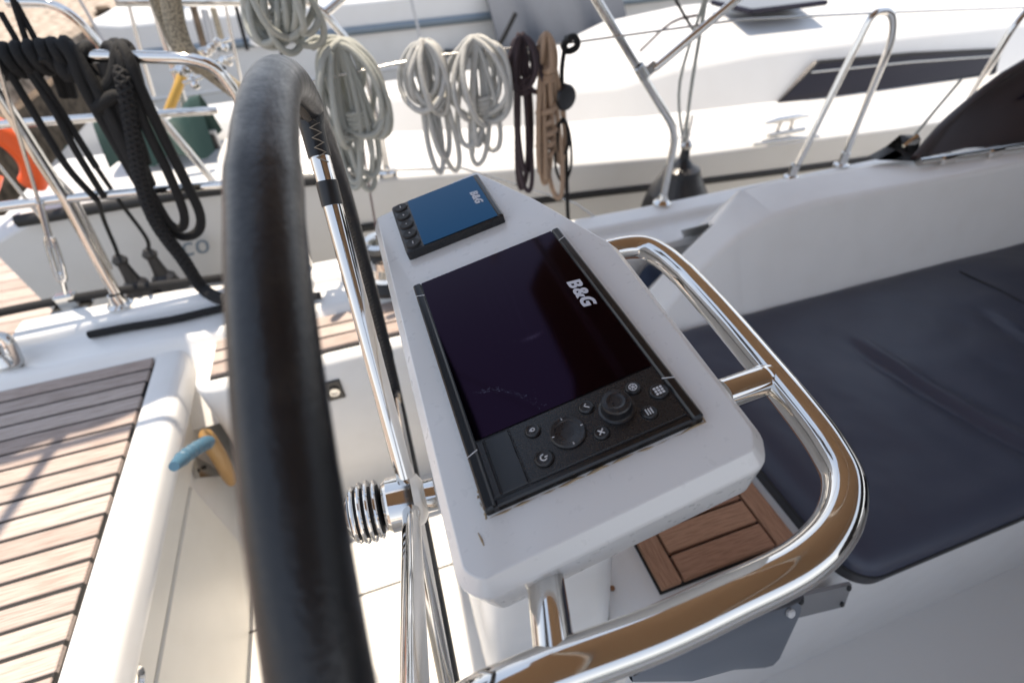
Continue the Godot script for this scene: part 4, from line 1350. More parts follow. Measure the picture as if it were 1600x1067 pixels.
# ---------------------------------------------------------------- rails and wires
func place_rails() -> void:
	var s := thing("stern_rail", "polished steel stern rail hung with black ropes on our quarter", "railing", Vector3(-0.72, 0.5, -1.45))
	rod("post", [Vector3(-0.728, 0.49, -1.40), Vector3(-0.715, 0.8, -1.45), Vector3(-0.70, 1.2, -1.45), Vector3(-0.69, 3.4, -1.45)], 0.0135, M.steel, s)
	turned("post_foot", Vector3(-0.728, 0.508, -1.40), Vector3.UP, [Vector2(0.034, 0), Vector2(0.034, 0.008), Vector2(0.02, 0.014), Vector2(0.016, 0.04), Vector2(0.0135, 0.04)], M.steel, s)
	rod("top_rail", bent([Vector3(-1.5, 1.13, -1.2), Vector3(-1.0, 1.13, -1.45), Vector3(-0.5924, 1.107, -1.45), Vector3(-0.3174, 1.071, -1.45), Vector3(-0.2671, 1.05, -1.45), Vector3(-0.2421, 0.9805, -1.45), Vector3(-0.22, 0.50, -1.42)], 0.06), 0.0135, M.steel, s)
	rod("lower_rail", [Vector3(-1.2, 0.815, -1.40), Vector3(-1.0, 0.815, -1.45), Vector3(-0.7156, 0.805, -1.45), Vector3(-0.3872, 0.778, -1.45), Vector3(-0.2471, 0.7632, -1.45)], 0.0115, M.steel, s)
	rod("brace", [Vector3(-0.7238, 0.8991, -1.46), Vector3(-0.6985, 0.808, -1.455), Vector3(-0.7235, 0.5996, -1.45)], 0.0085, M.steel_dull, s)
	# unseen canvas added high on the post to cast shade on the after seat
	var dc := thing("added_shade_cloth", "added canvas sheet out of view that shades the after seat", "canvas", Vector3(-0.7, 2.4, -1.45))
	var st := tool()
	var fa := []
	var fb := []
	for i in 25:
		var ra := PackedVector3Array()
		var rb := PackedVector3Array()
		var u := i / 24.0
		for k in 9:
			var v := k / 8.0
			var near := -1.50 + 0.03 * sin(u * 5.0) - 0.05 * smoothstep(0.45, 1.0, u) + 0.012 * sin(u * 17.0)
			var q := Vector3(lerpf(-1.25, -0.44, u), 2.42 + 0.03 * sin(u * 9.0 + v * 3.0) - 0.10 * v, lerpf(near, -1.86, v))
			ra.append(q); rb.append(q + Vector3(0, -0.004, 0))
		fa.append(ra); fb.append(rb)
	loft(st, fa); loft(st, fb)
	obj("cloth", st, M.cover, dc)
	rod("spar", [Vector3(-1.27, 2.45, -1.50), Vector3(-0.43, 2.43, -1.52)], 0.012, M.steel, dc)
	# backstay with bottle screw
	var b := thing("backstay", "steel wire backstay with turnbuckle on our stern quarter", "rigging", Vector3(-0.8799, 0.5, -1.464))
	var foot := Vector3(-0.8775, 0.515, -1.474)
	var hi := Vector3(-0.7226, 0.9137, -1.42)
	var up := (hi - foot).normalized()
	block("chainplate", foot + Vector3(0, 0.0, 0), Vector3(0.055, 0.05, 0.03), M.steel_dull, b, 0.006)
	block("chainplate_base", foot + Vector3(0.01, -0.012, 0.015), Vector3(0.10, 0.012, 0.06), M.steel_dull, b, 0.004)
	rod("lower_screw", [foot, foot + up * 0.10], 0.006, M.steel, b, 10)
	for q in [-1, 1]:
		rod("turnbuckle_bar", spline([foot + up * 0.07, foot + up * 0.09 + Vector3(0.010 * q, 0, 0.004 * q), foot + up * 0.20 + Vector3(0.010 * q, 0, 0.004 * q), foot + up * 0.225], 5), 0.006, M.steel, b, 8)
	rod("upper_screw", [foot + up * 0.19, foot + up * 0.32], 0.008, M.steel, b, 10)
	rod("wire", [foot + up * 0.3, foot + up * 2.6], 0.0042, M.steel_dull, b, 8)
	rod("second_wire", [foot + up * 0.26, Vector3(-0.8002, 0.8936, -1.46), Vector3(-0.812, 0.9909, -1.46)], 0.0042, M.steel_dull, b, 8)
	# gate stanchions on our gunwale
	var g := thing("gate_stanchion", "inverted U shaped steel gate stanchion on our gunwale", "stanchion", Vector3(1.688, 0.4627, -1.43))
	rod("hoop", bent([Vector3(1.56, 0.4622, -1.43), Vector3(1.65, 0.9316, -1.43), Vector3(1.661, 0.9868, -1.43), Vector3(1.743, 0.9865, -1.43), Vector3(1.792, 0.9029, -1.43), Vector3(1.791, 0.4706, -1.43)], 0.05), 0.0115, M.steel, g)
	for q in [Vector3(1.56, 0.4622, -1.43), Vector3(1.791, 0.4706, -1.43)]:
		turned("foot", q, Vector3.UP, [Vector2(0.028, -0.01), Vector2(0.028, 0.004), Vector2(0.016, 0.01), Vector2(0.016, 0.05), Vector2(0.0115, 0.05)], M.steel, g)
	var g2 := thing("gate_stanchion", "second gate stanchion cut by the right edge above the sprayhood", "stanchion", Vector3(2.386, 0.4859, -1.43))
	rod("hoop", bent([Vector3(2.311, 0.4843, -1.43), Vector3(2.349, 0.8874, -1.43), Vector3(2.381, 0.9464, -1.43), Vector3(2.509, 0.9355, -1.43), Vector3(2.567, 0.5239, -1.43)], 0.05), 0.0115, M.steel, g2)
	var l := thing("lifeline", "thin steel lifeline wire running along our gunwale", "lifeline")
	rod("upper_wire", [Vector3(-0.24, 0.98, -1.45), Vector3(0.25, 1.015, -1.45), Vector3(0.65, 1.005, -1.45), Vector3(1.167, 1.014, -1.43), Vector3(1.69, 0.9842, -1.43), Vector3(2.413, 0.9379, -1.43)], 0.0032, M.steel_dull, l, 6)
	rod("lower_wire", [Vector3(-0.161, 0.7697, -1.45), Vector3(-0.0093, 0.7505, -1.45), Vector3(0.2855, 0.7111, -1.45), Vector3(0.67, 0.5192, -1.45), Vector3(0.8572, 0.3624, -1.4)], 0.0032, M.steel_dull, l, 6)
	# neighbour's pushpit
	var n := thing("neighbour_pushpit", "bent steel pushpit rail on the white yacht alongside", "railing", Vector3(0.09, 0.5, -2.0))
	rod("leg", spline([Vector3(0.0958, 0.5156, -2), Vector3(0.1001, 0.7066, -2), Vector3(0.0878, 0.8908, -2), Vector3(0.0373, 1.01, -2), Vector3(-0.0384, 1.096, -2), Vector3(-0.1537, 1.138, -2)], 8), 0.0125, M.steel, n)
	turned("foot", Vector3(0.0958, 0.5156, -2), Vector3.UP, [Vector2(0.04, -0.01), Vector2(0.04, 0.004), Vector2(0.016, 0.012), Vector2(0.0125, 0.03)], M.steel, n)
	rod("top_rail", [Vector3(-0.0356, 1.092, -2), Vector3(-0.2204, 1.108, -2), Vector3(-0.5583, 1.136, -2)], 0.0135, M.steel, n)
	rod("middle_rail", [Vector3(-1.052, 0.8604, -2), Vector3(-0.7468, 0.8418, -2), Vector3(-0.4122, 0.8175, -2)], 0.0125, M.steel, n)
	rod("raking_leg", bent([Vector3(-0.8181, 1.154, -2), Vector3(-0.6875, 1.143, -2), Vector3(-0.6084, 0.889, -2), Vector3(-0.5157, 0.564, -2)], 0.08), 0.0125, M.steel, n)
	rod("strut", [Vector3(-0.5803, 1.093, -2.5), Vector3(-0.6099, 0.854, -2.5), Vector3(-0.6555, 0.5637, -2.5), Vector3(-0.6523, 0.3952, -2.4)], 0.014, M.steel_dull, n)
	rod("stem", [Vector3(0.0096, 1.058, -2), Vector3(0.0993, 1.1, -2.05), Vector3(0.1861, 1.137, -2.1)], 0.014, M.steel, n)
	# padded poles
	var pd := thing("padded_pole", "beige cloth sleeve wrapped on a bent pole behind the wheel", "pole")
	rod("sleeve", spline([Vector3(-0.3111, 1.196, -1.52), Vector3(-0.3257, 1.126, -1.51), Vector3(-0.3233, 1.073, -1.5), Vector3(-0.2867, 1.031, -1.49), Vector3(-0.2357, 0.972, -1.48)], 6), 0.022, M.beige_cloth, pd, 12)
	rod("tie", [Vector3(-0.2763, 1.02, -1.458), Vector3(-0.2494, 1.044, -1.458)], 0.005, M.rubber, pd, 6)
	var pd2 := thing("padded_pole", "thinner beige pole sleeve leaning left of the wrapped one", "pole")
	rod("sleeve", spline([Vector3(-0.3646, 1.181, -1.6), Vector3(-0.3669, 1.117, -1.6), Vector3(-0.3556, 1.059, -1.58), Vector3(-0.3247, 1.023, -1.56)], 6), 0.013, M.beige_cloth, pd2, 10)
	# uprights on the boats beyond
	var q := [[262, 0, 268, 70, 0.02, "blue_grip"], [300, 10, 330, 82, 0.02, "rope_plum"], [318, 16, 345, 90, 0.018, "hull_grey"], [330, 12, 352, 80, 0.02, "beige_cloth"], [378, 6, 392, 84, 0.012, "rope_black"], [250, 6, 240, 70, 0.02, "hull_grey"]]
	var ups := [Vector3(-0.7723, 0.9342, -3.9), Vector3(-0.8345, 0.7331, -3.9), Vector3(-0.7081, 0.9164, -3.9), Vector3(-0.7361, 0.7026, -3.9), Vector3(-0.658, 0.8869, -3.9), Vector3(-0.6931, 0.6564, -3.9), Vector3(-0.6079, 0.889, -3.9), Vector3(-0.6315, 0.6709, -3.9), Vector3(-0.4786, 0.9099, -3.9), Vector3(-0.5016, 0.6572, -3.9), Vector3(-0.3593, 0.8807, -3.9), Vector3(-0.4477, 0.6798, -3.9)]
	var looks := [["blue_grip", "blue painted"], ["quay_wall", "brown weathered"], ["hull_grey", "grey blue"], ["beige_cloth", "cream coloured"], ["rope_black", "thin black"], ["hull_white", "white short"]]
	for k in 6:
		var o := rod("boat_pole", [ups[2 * k], ups[2 * k + 1]], [0.022, 0.02, 0.02, 0.018, 0.012, 0.03][k], M[looks[k][0]], self, 8)
		tag(o, "%s pole among the boats behind the wheel top" % looks[k][1], "pole", "poles behind the wheel")
	# clutter on the neighbour's stern
	var gc := thing("green_canvas", "dark green canvas bundle on the stern of the white yacht", "canvas", Vector3(-0.7274, 0.5957, -2.35))
	st = tool()
	var gr := []
	for i in 11:
		var row := PackedVector3Array()
		for k in 9:
			var u := i / 10.0; var v := k / 8.0
			row.append(Vector3(-0.7515, 0.6048, -2.35) + Vector3(lerpf(-0.16, 0.22, u), 0.20 * sin(v * PI) * (0.8 + 0.2 * sin(u * 7.0)) + 0.02 * sin(u * 13.0 + v * 6.0), lerpf(0.10, -0.16, v)))
		gr.append(row)
	loft(st, gr)
	obj("fold", st, mat(srgb(0.006, 0.034, 0.029), 0.7), gc)
	rod("yellow_strap", spline([Vector3(-0.6215, 0.7779, -2.22), Vector3(-0.5656, 0.8418, -2.24), Vector3(-0.5344, 0.88, -2.26)], 4), 0.016, mat(srgb(0.50, 0.30, 0.06), 0.6), gc, 8)
	var fit := [Vector3(-0.4584, 0.9545, -1.95), Vector3(-0.426, 0.9615, -1.95), Vector3(-0.3967, 0.9437, -1.95), Vector3(-0.4371, 0.9192, -1.95), Vector3(-0.3582, 0.9999, -1.95), Vector3(-0.3237, 0.9662, -1.95), Vector3(-0.3193, 1.01, -1.95)]
	var where := ["lowest at the green canvas", "by the green canvas", "next to the wrapped pole", "below the wrapped pole", "above the wrapped pole", "nearest to the wheel top", "highest beside the wheel top"]
	for k in fit.size():
		var sk := thing("rail_fitting", "small chrome rail fitting %s" % where[k], "fitting", fit[k], "chrome fittings beside the wheel top")
		turned("body", fit[k], Vector3(sin(k * 2.0), 0.6, cos(k * 1.3)), [Vector2(0, -0.022), Vector2(0.011, -0.019), Vector2(0.014, -0.009), Vector2(0.009, 0.0), Vector2(0.013, 0.009), Vector2(0.010, 0.020), Vector2(0, 0.022)], M.steel, sk, 16)
		rod("pin", [fit[k] + Vector3(-0.03, 0.0, 0.0), fit[k] + Vector3(0.03, 0.012, 0.0)], 0.006, M.steel, sk, 8)
	var vt := thing("deck_vent", "small dark vent on the white cockpit wall left of the wheel", "vent", Vector3(-0.5649, 0.5997, -2.4))
	block("cover", vt.position, Vector3(0.035, 0.06, 0.02), M.rubber, vt, 0.006)
	block("surround", vt.position - Vector3(0, 0, 0.012), Vector3(0.055, 0.085, 0.012), M.hull_white, vt, 0.004)
	# horseshoe lifebuoy
	var lb := thing("lifebuoy", "orange horseshoe lifebuoy hanging at the left edge", "lifebuoy", Vector3(-1.136, 0.7304, -2.1))
	var ring_ := []
	for k in 17:
		var a := deg_to_rad(-60.0 + 300.0 * k / 16.0)
		ring_.append(Vector3(-1.154, 0.742, -2.1) + Vector3(cos(a) * 0.10, sin(a) * 0.12, 0.02 * sin(a)))
	rod("ring", spline(ring_, 3), 0.040, M.orange, lb, 14)
	rod("strap", [Vector3(-1.015, 0.7983, -2.03), Vector3(-0.9958, 0.7708, -2.03)], 0.006, M.rope_grey, lb, 6)
	# black fenders between the hulls
	fender("black fender squeezed between the hulls right of the console", Vector3(1.228, 0.5453, -1.66), 0.14, [Vector3(1.209, 0.615, -1.65), Vector3(1.158, 0.7824, -1.6), Vector3(1.052, 1.073, -1.46)], true)
	fender("black fender hanging by the neighbour's name lettering", Vector3(-0.7521, 0.4486, -1.78), 0.075, [Vector3(-0.7257, 0.5278, -1.76), Vector3(-0.7114, 0.671, -1.7), Vector3(-0.6337, 0.8496, -1.5)], false)
	fender("black fender left of the other one under the stern rail", Vector3(-0.8301, 0.46, -1.75), 0.075, [Vector3(-0.8153, 0.5211, -1.74), Vector3(-0.7803, 0.6321, -1.7), Vector3(-0.668, 0.791, -1.5)], false)

func fender(label: String, at: Vector3, r: float, line: Array, twin: bool) -> void:
	var f := thing("fender", label, "fender", at, "black fenders between the hulls")
	turned("body", at, Vector3.DOWN, [Vector2(0, -0.005), Vector2(0.016, 0), Vector2(0.020, 0.04), Vector2(r * 0.32, 0.065), Vector2(r * 0.50, 0.078), Vector2(r * 0.54, 0.098), Vector2(r * 0.66, 0.13), Vector2(r * 0.86, 0.18), Vector2(r, 0.25), Vector2(r, 0.60), Vector2(r * 0.8, 0.68), Vector2(0, 0.74)], M.black, f, 24)
	turned("eye", at + Vector3(0, 0.002, 0), Vector3.UP, [Vector2(0.02, 0), Vector2(0.024, 0.012), Vector2(0.012, 0.03), Vector2(0, 0.032)], M.steel_dull if twin else M.rubber, f, 14)
	rod("lanyard", spline([at + Vector3(0, 0.02, 0)] + line, 5), 0.006, M.rope_grey if twin else M.rope_black, f, 8)
	if twin:
		rod("lanyard", spline([at + Vector3(0, 0.02, 0), line[0] + Vector3(-0.02, 0, 0), line[1] + Vector3(-0.05, 0.03, 0), line[2] + Vector3(-0.005, 0, 0.0)], 5), 0.005, M.rope_grey, f, 8)
		rod("shackle", [line[0] + Vector3(0.012, 0.06, 0), line[0] + Vector3(0.012, -0.04, 0), line[0] + Vector3(-0.012, -0.04, 0), line[0] + Vector3(-0.012, 0.06, 0)], 0.005, M.steel, f, 8)

# ---------------------------------------------------------------- ropes
func coil(label: String, cx: float, top: float, z: float, w: float, h: float, n: int, r: float, m: Material, sd: int, w2 := 0.0, h2 := 0.0, n2 := 0) -> Node3D:
	var o := thing("rope_coil", label, "rope", Vector3(cx, top, z), "rope coils hung on the lifeline")
	var rng := RandomNumberGenerator.new()
	rng.seed = sd
	for set_ in [[w, h, n, "long_loops"], [w2, h2, n2, "round_loops"]]:
		if set_[2] == 0: continue
		var p := []
		var dx := 0.0
		var ww: float = set_[0]
		var hh: float = set_[1]
		var yaw := rng.randf_range(-0.5, 0.5)
		var lean := rng.randf_range(-0.06, 0.06)
		for k in int(set_[2]) * 12:
			if k % 12 == 0:
				dx = rng.randf_range(-0.5, 0.5) * ww * 0.45
				ww = set_[0] * rng.randf_range(0.7, 1.15)
				hh = set_[1] * rng.randf_range(0.82, 1.06)
				yaw = rng.randf_range(-0.7, 0.7) if set_[3] == "long_loops" else rng.randf_range(-1.25, 1.25)
				lean = rng.randf_range(-0.05, 0.05)
			var a := TAU * (k % 12) / 12.0
			var dn := (1.0 - cos(a)) / 2.0
			var side := sin(a) * ww * (0.22 + 0.30 * dn if set_[3] == "long_loops" else 0.5)
			var zf := 0.014 + 0.012 * sin(k * 0.7)
			p.append(Vector3(cx + dx * (0.5 + 0.5 * dn) + side * cos(yaw) + lean * dn, top + r + 0.004 - hh * dn + rng.randf_range(-0.004, 0.004), z + side * sin(yaw) + zf * dn * 2.0))
		rod(set_[3], spline(p, 5), r, m, o, 8)
	# turns that bind the hank below the wire
	if n2 > 0:
		var t := []
		for k in 26:
			var a := TAU * k / 7.0
			t.append(Vector3(cx + w * 0.22 * cos(a), top - h2 * 0.62 - 0.0016 * k, z + 0.02 + w * 0.18 * sin(a)))
		rod("binding", spline(t, 3), r * 0.95, m, o, 8)
	return o

# plaited cover: strands winding both ways round the core
func braid(core: PackedVector3Array, r: float, sr: float, n: int, m: Material, parent: Node) -> void:
	var run := 0.0
	for k in n:
		var p := PackedVector3Array()
		run = 0.0
		var nx := Vector3.RIGHT
		for i in core.size():
			var t := (core[mini(i + 1, core.size() - 1)] - core[maxi(i - 1, 0)]).normalized()
			nx = (nx - t * nx.dot(t)).normalized()
			var ny := t.cross(nx)
			if i > 0: run += core[i].distance_to(core[i - 1])
			var a := TAU * (k / 2) / (n / 2.0) + run / 0.055 * TAU * (1.0 if k % 2 == 0 else -1.0)
			p.append(core[i] + (nx * cos(a) + ny * sin(a)) * r)
		rod("plait_strand", p, sr, m, parent, 6)

func place_ropes() -> void:
	coil("pale grey rope hank, left of the pair over the console", 0.225, 1.035, -1.45, 0.075, 0.33, 3, 0.0078, M.rope_white, 3, 0.115, 0.16, 6)
	coil("pale grey rope hank, right of the pair over the console", 0.365, 1.03, -1.45, 0.085, 0.31, 4, 0.0076, M.rope_white, 8, 0.17, 0.20, 5)
	coil("grey green rope hank hanging just right of the wheel top", 0.02, 1.055, -1.46, 0.09, 0.35, 6, 0.0080, M.rope_grey, 15, 0.14, 0.23, 8)
	coil("grey green rope hank cut off by the top edge", -0.085, 1.26, -1.46, 0.11, 0.20, 6, 0.0080, M.rope_grey, 21, 0.14, 0.18, 6)
	coil("dark plum rope hank between the grey and tan ropes", 0.487, 1.025, -1.45, 0.055, 0.42, 4, 0.0070, M.rope_plum, 31, 0.09, 0.14, 4)
	var t := coil("tan rope hank bound in a thick bundle", 0.552, 1.02, -1.44, 0.06, 0.43, 5, 0.0078, M.rope_tan, 39, 0.055, 0.09, 3)
	var bt := []
	for k in 40:
		var a := TAU * k / 8.0
		bt.append(Vector3(0.550 + (0.020 + 0.008 * sin(k * 0.5)) * cos(a), 0.86 - 0.0040 * k, -1.42 + 0.024 * sin(a)))
	rod("wrapping", spline(bt, 3), 0.0082, M.rope_tan, t, 8)
	var bl := thing("block_and_line", "black line and pulley block hanging at the right of the ropes", "rope", Vector3(0.63, 1.0, -1.45))
	rod("knot", spline([Vector3(0.6166, 1.014, -1.45), Vector3(0.6342, 1.022, -1.43), Vector3(0.6428, 0.9993, -1.43), Vector3(0.6295, 0.9827, -1.46), Vector3(0.6136, 1, -1.46), Vector3(0.6186, 1.022, -1.42)], 5), 0.009, M.rope_black, bl, 8)
	rod("line", spline([Vector3(0.6126, 1.01, -1.44), Vector3(0.603, 0.9414, -1.44), Vector3(0.6051, 0.8589, -1.43), Vector3(0.6173, 0.7268, -1.43), Vector3(0.6265, 0.578, -1.43), Vector3(0.6352, 0.4588, -1.43)], 6), 0.007, M.rope_black, bl, 8)
	var bp := Vector3(0.6047, 0.8729, -1.43)
	turned("pulley", bp - Vector3(0, 0, 0.014), Vector3(0.3, 0, 1), [Vector2(0.0, 0), Vector2(0.032, 0.0), Vector2(0.036, 0.006), Vector2(0.030, 0.014), Vector2(0.036, 0.022), Vector2(0.032, 0.028), Vector2(0.010, 0.030), Vector2(0, 0.030)], M.black, bl, 20)
	rod("loop", spline([Vector3(0.6021, 0.8175, -1.42), Vector3(0.5827, 0.7646, -1.42), Vector3(0.5801, 0.6762, -1.42), Vector3(0.6076, 0.6187, -1.42), Vector3(0.6326, 0.663, -1.42), Vector3(0.6268, 0.7579, -1.42)], 6, true), 0.0045, M.rope_black, bl, 8, true)
	rod("loop", spline([Vector3(0.594, 0.8126, -1.41), Vector3(0.5822, 0.796, -1.41), Vector3(0.5878, 0.7287, -1.41), Vector3(0.605, 0.7161, -1.41), Vector3(0.6168, 0.7435, -1.41), Vector3(0.6106, 0.801, -1.41)], 6, true), 0.0045, M.rope_black, bl, 8, true)
	# loose turns that have slipped out of the hanks
	var lo := thing("loose_rope", "pale grey rope turns sagging free right of the hank pair", "rope", Vector3(0.43, 1.02, -1.45), "rope coils hung on the lifeline")
	rod("turn", spline([Vector3(0.3636, 1.012, -1.47), Vector3(0.3949, 1.03, -1.45), Vector3(0.428, 1.01, -1.43), Vector3(0.441, 0.9407, -1.42), Vector3(0.4228, 0.8773, -1.42), Vector3(0.3693, 0.8625, -1.42), Vector3(0.329, 0.8955, -1.43)], 7), 0.0072, M.rope_white, lo, 8)
	rod("turn", spline([Vector3(0.3772, 1.004, -1.47), Vector3(0.4047, 1.02, -1.45), Vector3(0.4142, 0.9869, -1.43), Vector3(0.4105, 0.9204, -1.42), Vector3(0.3793, 0.8713, -1.42), Vector3(0.3328, 0.8296, -1.42), Vector3(0.3183, 0.7591, -1.42)], 7), 0.0072, M.rope_white, lo, 8)
	var lo2 := thing("loose_rope", "grey rope bight drooping behind the wheel top", "rope", Vector3(0.0, 1.05, -1.5), "rope coils hung on the lifeline")
	rod("turn", spline([Vector3(-0.0573, 1.058, -1.52), Vector3(-0.0205, 1.069, -1.5), Vector3(-0.0214, 1.001, -1.5), Vector3(-0.0383, 0.8929, -1.5), Vector3(-0.039, 0.7738, -1.5), Vector3(-0.0068, 0.7722, -1.5), Vector3(0.0104, 0.8692, -1.5), Vector3(0.0067, 0.9973, -1.5), Vector3(0.0113, 1.059, -1.51)], 7), 0.0085, M.rope_grey, lo2, 8)
	rod("turn", spline([Vector3(-0.0475, 1.048, -1.54), Vector3(0.0105, 1.066, -1.52), Vector3(0.0654, 1.033, -1.51), Vector3(0.0572, 0.9584, -1.51), Vector3(0.009, 0.9084, -1.51), Vector3(-0.0338, 0.9357, -1.52), Vector3(-0.0439, 0.9968, -1.53)], 7), 0.0085, M.rope_grey, lo2, 8)
	# shrouds, halyards and stays that cross the background
	var wires := [
		[Vector3(0.0501, 0.8277, -1.9), Vector3(0.0182, 0.6863, -1.7), Vector3(-0.003, 0.5294, -1.46), 0.0035, "rope_plum", "thin dark line dropping between the grey hank and console"],
		[Vector3(-0.9363, 1.089, -2.9), Vector3(-0.9237, 0.8802, -2.9), Vector3(-0.9098, 0.5818, -2.9), 0.006, "hull_grey", "grey stay slanting behind the big black rope bundle"],
		[Vector3(-0.838, 1.05, -3.2), Vector3(-0.8767, 0.8742, -3.2), Vector3(-0.9242, 0.6209, -3.2), 0.009, "steel_dull", "steel shroud left of the beige padded poles"],
		[Vector3(-0.4046, 1.036, -3), Vector3(-0.4301, 0.8892, -3), Vector3(-0.4619, 0.672, -3), 0.007, "steel_dull", "steel shroud just left of the wheel top"],
		[Vector3(-0.24, 0.9813, -3.4), Vector3(-0.2568, 0.8393, -3.4), Vector3(-0.2863, 0.5903, -3.4), 0.008, "rope_black", "black halyard behind the top edge rope hank"],
		[Vector3(0.6222, 0.8179, -4.3), Vector3(0.6435, 0.6213, -4.3), Vector3(0.6723, 0.3197, -4.3), 0.010, "hull_grey", "grey pole on the covered yacht above the console"],
		[Vector3(1.377, 0.6495, -4.2), Vector3(1.267, 0.4937, -4.2), Vector3(1.179, 0.3991, -4.2), 0.018, "rope_black", "black strap at the left corner of the canvas cover"],
		[Vector3(1.483, 0.9552, -2.3), Vector3(1.568, 0.8615, -2.3), Vector3(1.656, 0.7716, -2.3), 0.007, "rope_black", "black sheet crossing above the bimini brace"],
		[Vector3(1.438, 0.7136, -2.45), Vector3(1.595, 0.82, -2.45), Vector3(1.761, 0.8394, -2.45), 0.007, "rope_plum", "dark sheet curving over the white cabin edge"]]
	for w in wires:
		var wo := rod("rigging_line", spline([w[0], w[1], w[2]], 4), w[3], M[w[4]], self, 6)
		tag(wo, w[5], "rigging", "lines crossing the background")
	# black ropes draped on the stern rail
	var a := thing("black_rope", "big bundle of black rope draped over the stern rail", "rope", Vector3(-0.4917, 1.091, -1.45), "black ropes on the stern rail")
	rod("outer_loop", spline([Vector3(-0.6069, 1.017, -1.49), Vector3(-0.5795, 1.094, -1.47), Vector3(-0.5422, 1.122, -1.44), Vector3(-0.5249, 1.1, -1.42), Vector3(-0.5297, 1.047, -1.41), Vector3(-0.5304, 0.938, -1.41), Vector3(-0.5302, 0.8294, -1.41), Vector3(-0.529, 0.7247, -1.41), Vector3(-0.5028, 0.6737, -1.41), Vector3(-0.4597, 0.6778, -1.41), Vector3(-0.4337, 0.7234, -1.41), Vector3(-0.4293, 0.8111, -1.41), Vector3(-0.4291, 0.9225, -1.41), Vector3(-0.4259, 1.041, -1.41), Vector3(-0.426, 1.097, -1.43), Vector3(-0.4488, 1.11, -1.47), Vector3(-0.4809, 1.082, -1.49), Vector3(-0.4952, 1.003, -1.49)], 6), 0.012, M.rope_black, a, 10)
	rod("inner_loop", spline([Vector3(-0.5923, 1.015, -1.49), Vector3(-0.5631, 1.089, -1.47), Vector3(-0.5254, 1.118, -1.44), Vector3(-0.5131, 1.087, -1.42), Vector3(-0.5048, 1.007, -1.4), Vector3(-0.5068, 0.9005, -1.4), Vector3(-0.512, 0.7883, -1.4), Vector3(-0.5084, 0.7162, -1.4), Vector3(-0.4855, 0.7019, -1.4), Vector3(-0.4639, 0.7435, -1.4), Vector3(-0.4537, 0.8444, -1.4), Vector3(-0.4507, 0.951, -1.4), Vector3(-0.444, 1.043, -1.41), Vector3(-0.4408, 1.095, -1.43), Vector3(-0.4657, 1.107, -1.47), Vector3(-0.4996, 1.071, -1.49)], 6), 0.011, M.rope_black, a, 10)
	rod("top_turns", spline([Vector3(-0.5761, 1.094, -1.42), Vector3(-0.5732, 1.119, -1.45), Vector3(-0.5626, 1.119, -1.47), Vector3(-0.5552, 1.095, -1.43), Vector3(-0.5489, 1.066, -1.42), Vector3(-0.5112, 1.105, -1.44), Vector3(-0.5039, 1.106, -1.47), Vector3(-0.5334, 1.06, -1.44), Vector3(-0.52, 1.024, -1.42), Vector3(-0.4697, 1.057, -1.42), Vector3(-0.4409, 1.102, -1.44), Vector3(-0.4294, 1.103, -1.47), Vector3(-0.4276, 1.073, -1.44), Vector3(-0.4338, 1.026, -1.42), Vector3(-0.453, 1.004, -1.41), Vector3(-0.4772, 1.024, -1.4), Vector3(-0.5259, 1.003, -1.4)], 5), 0.0135, M.rope_black, a, 10)
	rod("inner_bundle", spline([Vector3(-0.5245, 1.072, -1.44), Vector3(-0.5081, 1.022, -1.42), Vector3(-0.5077, 0.9562, -1.41), Vector3(-0.5111, 0.8821, -1.41), Vector3(-0.5168, 0.8187, -1.41)], 5), 0.022, M.rope_black, a, 10)
	rod("inner_bundle", spline([Vector3(-0.4769, 1.079, -1.44), Vector3(-0.478, 1.018, -1.42), Vector3(-0.4862, 0.9459, -1.41), Vector3(-0.4992, 0.8723, -1.41)], 5), 0.020, M.rope_black, a, 10)
	var th := thing("thick_rope", "thick braided black mooring rope running down behind the wheel", "rope", Vector3(-0.5171, 0.823, -1.4), "black ropes on the stern rail")
	rod("strand", spline([Vector3(-0.4542, 1.076, -1.44), Vector3(-0.4492, 1.046, -1.4), Vector3(-0.4802, 0.9441, -1.39), Vector3(-0.5173, 0.8272, -1.39), Vector3(-0.5284, 0.7306, -1.38), Vector3(-0.5127, 0.6275, -1.37), Vector3(-0.5056, 0.522, -1.376), Vector3(-0.4167, 0.54, -1.259), Vector3(-0.3047, 0.53, -1.229)], 8), 0.0125, M.rope_braid, th, 14)
	var core := spline([Vector3(-0.4542, 1.076, -1.44), Vector3(-0.4492, 1.046, -1.4), Vector3(-0.4802, 0.9441, -1.39), Vector3(-0.5173, 0.8272, -1.39), Vector3(-0.5284, 0.7306, -1.38), Vector3(-0.5127, 0.6275, -1.37), Vector3(-0.5056, 0.522, -1.376), Vector3(-0.4167, 0.54, -1.259), Vector3(-0.3047, 0.53, -1.229)], 40)
	braid(core, 0.0125, 0.0048, 8, M.rope_braid, th)
	var wd := thing("wound_rope", "black rope wound in tight turns on the rail at the left edge", "rope", Vector3(-0.6373, 1.101, -1.45), "black ropes on the stern rail")
	var tp := []
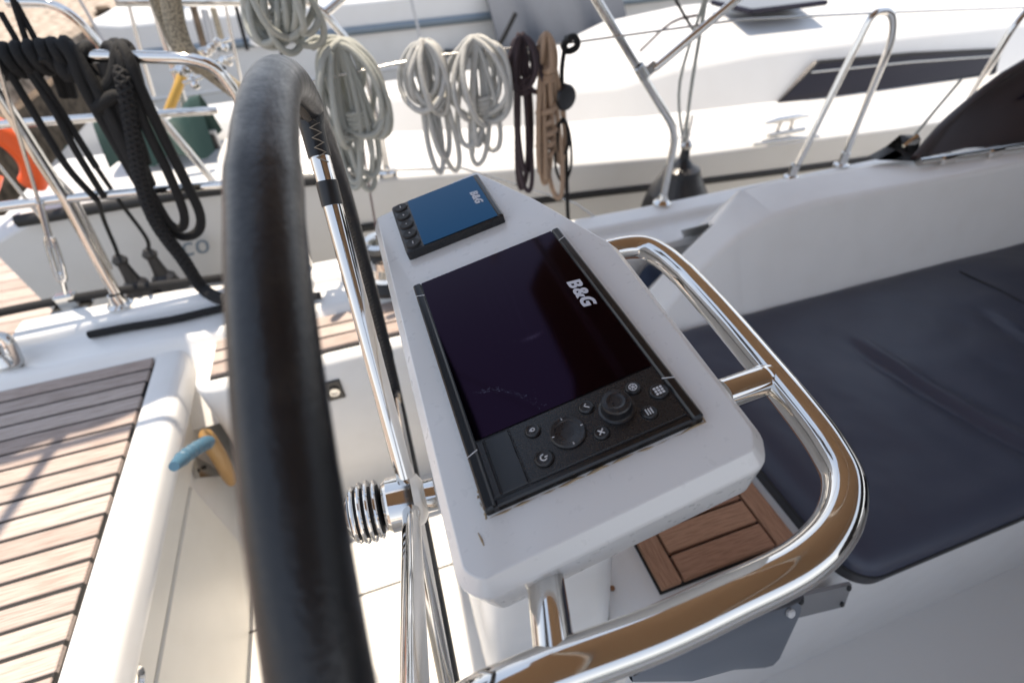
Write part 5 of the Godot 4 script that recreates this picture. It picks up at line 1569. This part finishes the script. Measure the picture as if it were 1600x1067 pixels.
	for k in 60:
		var an := TAU * k / 8.0
		tp.append(Vector3(-0.6892, 1.11, -1.45) + Vector3(0.0028 * k, 0.026 * cos(an) - 0.008, 0.026 * sin(an)))
	rod("turns", spline(tp, 2), 0.011, M.rope_black, wd, 8)
	for q in [[Vector3(-0.6529, 1.089, -1.43), Vector3(-0.6529, 0.9882, -1.42), Vector3(-0.6553, 0.8842, -1.42), Vector3(-0.6486, 0.7932, -1.44)], [Vector3(-0.6188, 1.087, -1.43), Vector3(-0.6132, 1.003, -1.42), Vector3(-0.62, 0.9117, -1.42), Vector3(-0.6297, 0.7964, -1.44)], [Vector3(-0.6078, 1.086, -1.43), Vector3(-0.6058, 1.006, -1.43), Vector3(-0.6041, 0.8715, -1.43)]]:
		rod("tail", spline(q, 6), 0.008, M.rope_black, wd, 8)
	for q in [[Vector3(-0.6266, 1.182, -1.48), Vector3(-0.6203, 1.125, -1.46)], [Vector3(-0.59, 1.211, -1.48), Vector3(-0.6076, 1.119, -1.46)], [Vector3(-0.5912, 1.198, -1.48), Vector3(-0.5911, 1.12, -1.47), Vector3(-0.5801, 1.096, -1.46)]]:
		rod("lead", q, 0.0062, M.rope_black, wd, 8)
	# ropes lying along the side deck
	var d1 := rod("mooring_line", spline([Vector3(-0.7946, 0.494, -1.312), Vector3(-0.6985, 0.494, -1.309), Vector3(-0.5862, 0.494, -1.3), Vector3(-0.4639, 0.494, -1.304), Vector3(-0.3361, 0.494, -1.292), Vector3(-0.1966, 0.494, -1.263)], 6), 0.0105, M.rope_braid, self, 10)
	tag(d1, "black mooring line lying along the inner side deck", "rope")
	var d2 := rod("mooring_line", spline([Vector3(-1.095, 0.522, -1.464), Vector3(-1.038, 0.522, -1.471), Vector3(-0.9143, 0.522, -1.472), Vector3(-0.717, 0.522, -1.46), Vector3(-0.4907, 0.522, -1.425), Vector3(-0.33, 0.522, -1.399)], 6), 0.012, M.rope_braid, self, 10)
	tag(d2, "black mooring line lying along the gunwale edge", "rope")
